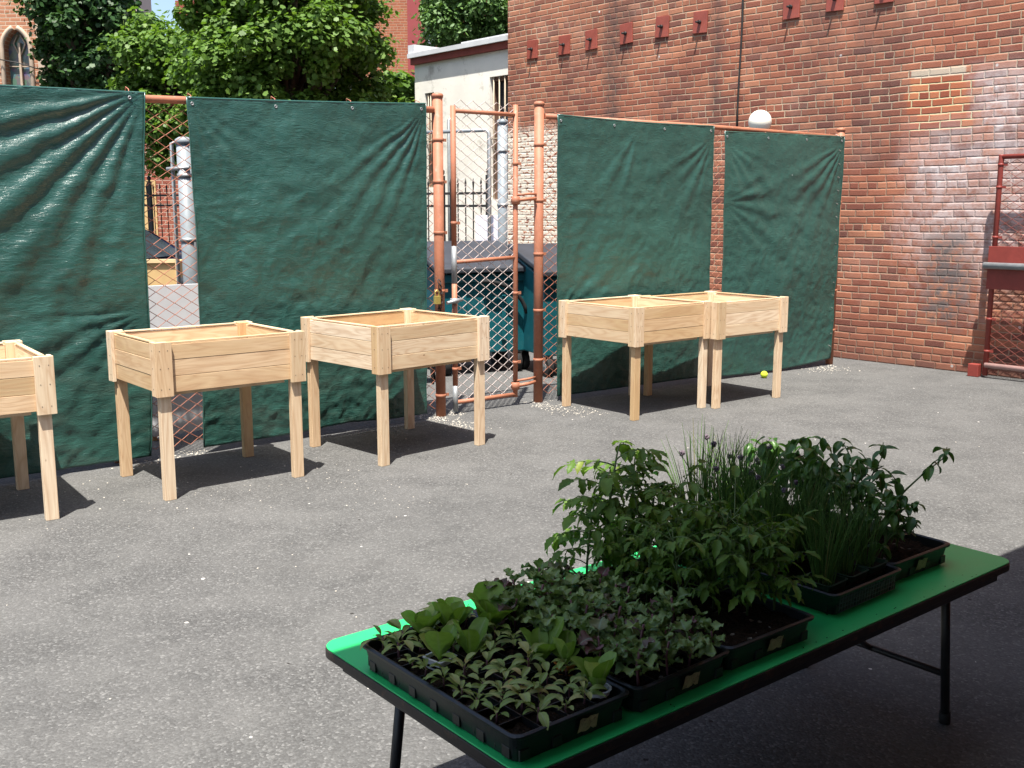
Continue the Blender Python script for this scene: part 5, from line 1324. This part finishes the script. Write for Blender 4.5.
# -- lettuce tray
lx, ly = TLOC(440, 662, 0.05); pot("white square pot at the left corner of the lettuce tray", lx, ly, 0.022, 0.026, 0.042, M_white, True, 0.2)
plant("lettuce_seedling", rP[0], "romaine lettuce seedling in the white pot at the tray's left corner", "lettuce", "lettuce seedlings", lx, ly, 0.052, 1.0)
lx, ly = TLOC(597, 694, 0.05); pot("white rounded pot at the near right corner of the lettuce tray", lx, ly, 0.022, 0.027, 0.042, M_white, False)
plant("lettuce_seedling", rP[1], "romaine lettuce seedling in the rounded white pot near the tape label", "lettuce", "lettuce seedlings", lx, ly, 0.052, 1.05, 2.0)
lx, ly = TLOC(566, 668, 0.05); pot("small orange pot at the inner edge of the lettuce tray", lx, ly, 0.022, 0.024, 0.042, M_orangepot, False)
plant("lettuce_seedling", rP[2], "pale lettuce seedling in the small orange pot", "lettuce", "lettuce seedlings", lx, ly, 0.052, 0.85)
for (u, v, sc, k, lab) in ((452, 636, 1.15, 1, "tall romaine lettuce seedling at the back left of the lettuce tray"), (490, 634, 1.25, 3, "tallest romaine lettuce seedling at the back of the lettuce tray"),
                           (471, 660, 1.05, 2, "broad leaved romaine seedling just right of the white pot"), (541, 664, 1.1, 0, "romaine lettuce seedling in the middle of the spinach rows"),
                           (425, 640, 0.95, 3, "half wilted lettuce seedling in the leftmost tray corner"), (515, 628, 0.9, 2, "lettuce seedling beside the kale at the tray's back edge")):
    lx, ly = TLOC(u, v, SO); plant("lettuce_seedling", rP[k], lab, "lettuce", "lettuce seedlings", lx, ly, SO, sc)
cnt = 0
rowname = ["first", "second", "third", "fourth", "fifth", "sixth", "seventh", "eighth", "ninth"]
used = [TLOC(u, v, SO) for u, v in ((440, 662), (597, 694), (566, 668), (452, 636), (490, 634), (471, 660), (541, 664), (425, 640), (515, 628))]
for j, yy in enumerate(np.linspace(-0.315, 0.165, 9)):
    for i, xx in enumerate(np.linspace(-0.90, -0.667, 5)):
        if any((xx - a) ** 2 + (yy - c) ** 2 < 0.030 ** 2 for a, c in used): continue
        if (i * 7 + j * 3) % 11 == 0: continue
        plant("spinach_seedling", sP[(i * 3 + j) % 5], "drooping spinach seedling, %s row from the tape end, %s from the table's end" % (rowname[j], rowname[i]), "spinach", "wilting spinach seedlings", xx + rnd.uniform(-.008, .008), yy + rnd.uniform(-.008, .008), SO, rnd.uniform(0.75, 1.25))
# -- kale tray
for j, yy in enumerate(np.linspace(-0.325, 0.155, 9)):
    for i, xx in enumerate(np.linspace(-0.595, -0.36, 4)):
        plant("kale_seedling", kP[(i * 5 + j * 2) % 6], "curly kale seedling, %s row from the tape end, %s from the lettuce" % (rowname[j], rowname[i]), "kale", "curly kale seedlings", xx + rnd.uniform(-.012, .012), yy + rnd.uniform(-.012, .012), SO, rnd.uniform(1.0, 1.45))
# -- tomato tray: tall at the back, finer plants at the front
tom = [(-0.26, 0.18, 1.0), (-0.19, 0.185, 1.36), (-0.10, 0.18, 1.12), (-0.24, 0.07, 0.92), (-0.15, 0.08, 1.12), (-0.06, 0.07, 1.1), (-0.25, -0.03, 0.8), (-0.16, -0.03, 0.95), (-0.05, -0.04, 1.0), (-0.04, 0.16, 1.05)]
for k, (xx, yy, sc) in enumerate(tom):
    side = ["nearest the kale", "in the middle", "nearest the chives"][0 if xx < -0.22 else (1 if xx < -0.11 else 2)]
    row = "back row" if yy > 0.12 else ("second row" if yy > 0.03 else "third row")
    lab = "leafy tomato seedling in the %s of its tray, %s" % (row, side)
    if k == 1: lab = "tallest tomato seedling, its top leaves rising above all others"
    if k == 9: lab = "leafy tomato seedling at the back corner of its tray beside the chives"
    plant("tomato_seedling", tP[k % 5], lab, "tomato plant", "tomato seedlings", xx, yy, SO, sc * 1.06)
for k, (xx, yy, sc) in enumerate([(-0.24, -0.13, 0.95), (-0.13, -0.14, 1.1), (-0.04, -0.15, 1.15), (-0.10, -0.22, 1.0), (-0.02, -0.24, 1.0)]):
    lab = ["fine leaved herb at the kale side of the tomato tray", "fine leaved herb in the middle front of the tomato tray", "fine leaved herb at the chive side of the tomato tray", "low fine leaved herb near the tape of the tomato tray", "fine leaved herb at the front right corner of the tomato tray"][k]
    plant("herb_seedling", fP[k % 3], lab, "herb", "fine leaved herbs in the tomato tray", xx, yy, SO, sc * 1.3)
# -- chives in pots
ch = [(0.19, -0.235, 0.95, 0), (0.295, -0.23, 0.9, 0), (0.395, -0.225, 0.8, 0), (0.20, -0.06, 1.05, 1), (0.31, -0.05, 1.0, 1), (0.40, -0.04, 0.95, 0), (0.20, 0.08, 1.15, 1), (0.31, 0.09, 1.1, 1), (0.40, 0.10, 1.0, 1), (0.19, 0.195, 1.25, 1), (0.30, 0.20, 1.15, 1), (0.405, 0.195, 1.1, 0)]
for k, (xx, yy, sc, fl_) in enumerate(ch):
    row = ["front", "second", "third", "back"][0 if yy < -0.1 else 1 if yy < 0 else 2 if yy < 0.15 else 3]; c_ = ["left", "middle", "right"][0 if xx < 0.25 else 1 if xx < 0.36 else 2]
    pot("dark green pot of chives, %s row, %s of the mesh sided tray" % (row, c_), xx, yy, 0.014, 0.045, 0.062, M_potgreen, True, 0.05)
    plant("chive_clump", (cP if fl_ else cP0)[k % 3], "grassy chive clump, %s row, %s of the mesh sided tray%s" % (row, c_, ", with mauve buds" if fl_ else ""), "chives", "chive clumps in dark pots", xx, yy, 0.062, sc)
# -- peppers
pe = [(0.52, -0.18, 0.9), (0.62, -0.17, 0.85), (0.53, -0.05, 1.0), (0.63, -0.04, 1.05), (0.52, 0.07, 1.15), (0.62, 0.08, 1.2), (0.71, 0.05, 1.15), (0.53, 0.23, 1.25), (0.63, 0.24, 1.25), (0.71, 0.21, 1.2)]
for k, (xx, yy, sc) in enumerate(pe):
    row = ["front", "second", "third", "back"][0 if yy < -0.1 else 1 if yy < 0 else 2 if yy < 0.15 else 3]; c_ = ["chive side", "middle", "table end side"][0 if xx < 0.57 else 1 if xx < 0.67 else 2]
    plant("pepper_plant", pP[k % 4], "bushy dark pepper plant, %s row of the end tray, %s" % (row, c_), "pepper plant", "bushy pepper plants in the end tray", xx, yy - 0.02, SO, sc * 1.12)
lean = meshes(pepper(random.Random(77), 0.19, 0.21, True))
plant("pepper_plant", lean, "sparse pepper plant leaning far out over the table's right end", "pepper plant", None, 0.70, -0.08, SO, 1.15, TA + R(-15))
lean2 = meshes(pepper(random.Random(78), 0.20, 0.06, True))
plant("pepper_plant", lean2, "upright sparse pepper plant just behind the leaning one", "pepper plant", None, 0.71, 0.0, SO, 1.12, TA + R(-30))

# ------------------------------------------------------------------ building and canopy the photographer stands under
sd = Vector((0.7880, 0.6157, 0)); sn = Vector((0.6157, -0.7880, 0))     # edge direction; toward the building
e0 = Vector((-0.354, 2.41, 0)) + Vector((-0.043, -0.364, 0)) * 2.9
ang_c = math.atan2(sd.y, sd.x)
M_soffit = simple("painted_soffit", (0.36, 0.35, 0.33), 0.85, 0.2)
M_schoolbrick = m_brick("school_brick", (0.16, 0.06, 0.045), (0.12, 0.045, 0.035), (0.16, 0.13, 0.10))
cn = bpy.data.objects.new("canopy_building", None); COL.objects.link(cn); cn.location = e0.xy.to_3d(); cn.rotation_euler = (0, 0, ang_c)
tag(cn, "brick building with a flat entrance canopy over the table", "building", None, "structure")
b = MB(); b.box((-3.2, -9.0, 2.9), (6.9, 0.0, 3.2)); b.build("canopy", M_soffit, cn)
b = MB(); b.box((-3.2, -9.4, 0), (6.9, -2.9, 2.898)); b.build("wall", M_schoolbrick, cn)
for x in (-3.0,):
    b = MB(); b.box((x, -0.4, 0), (x + 0.25, -0.15, 2.898)); b.build("column", M_soffit, cn)
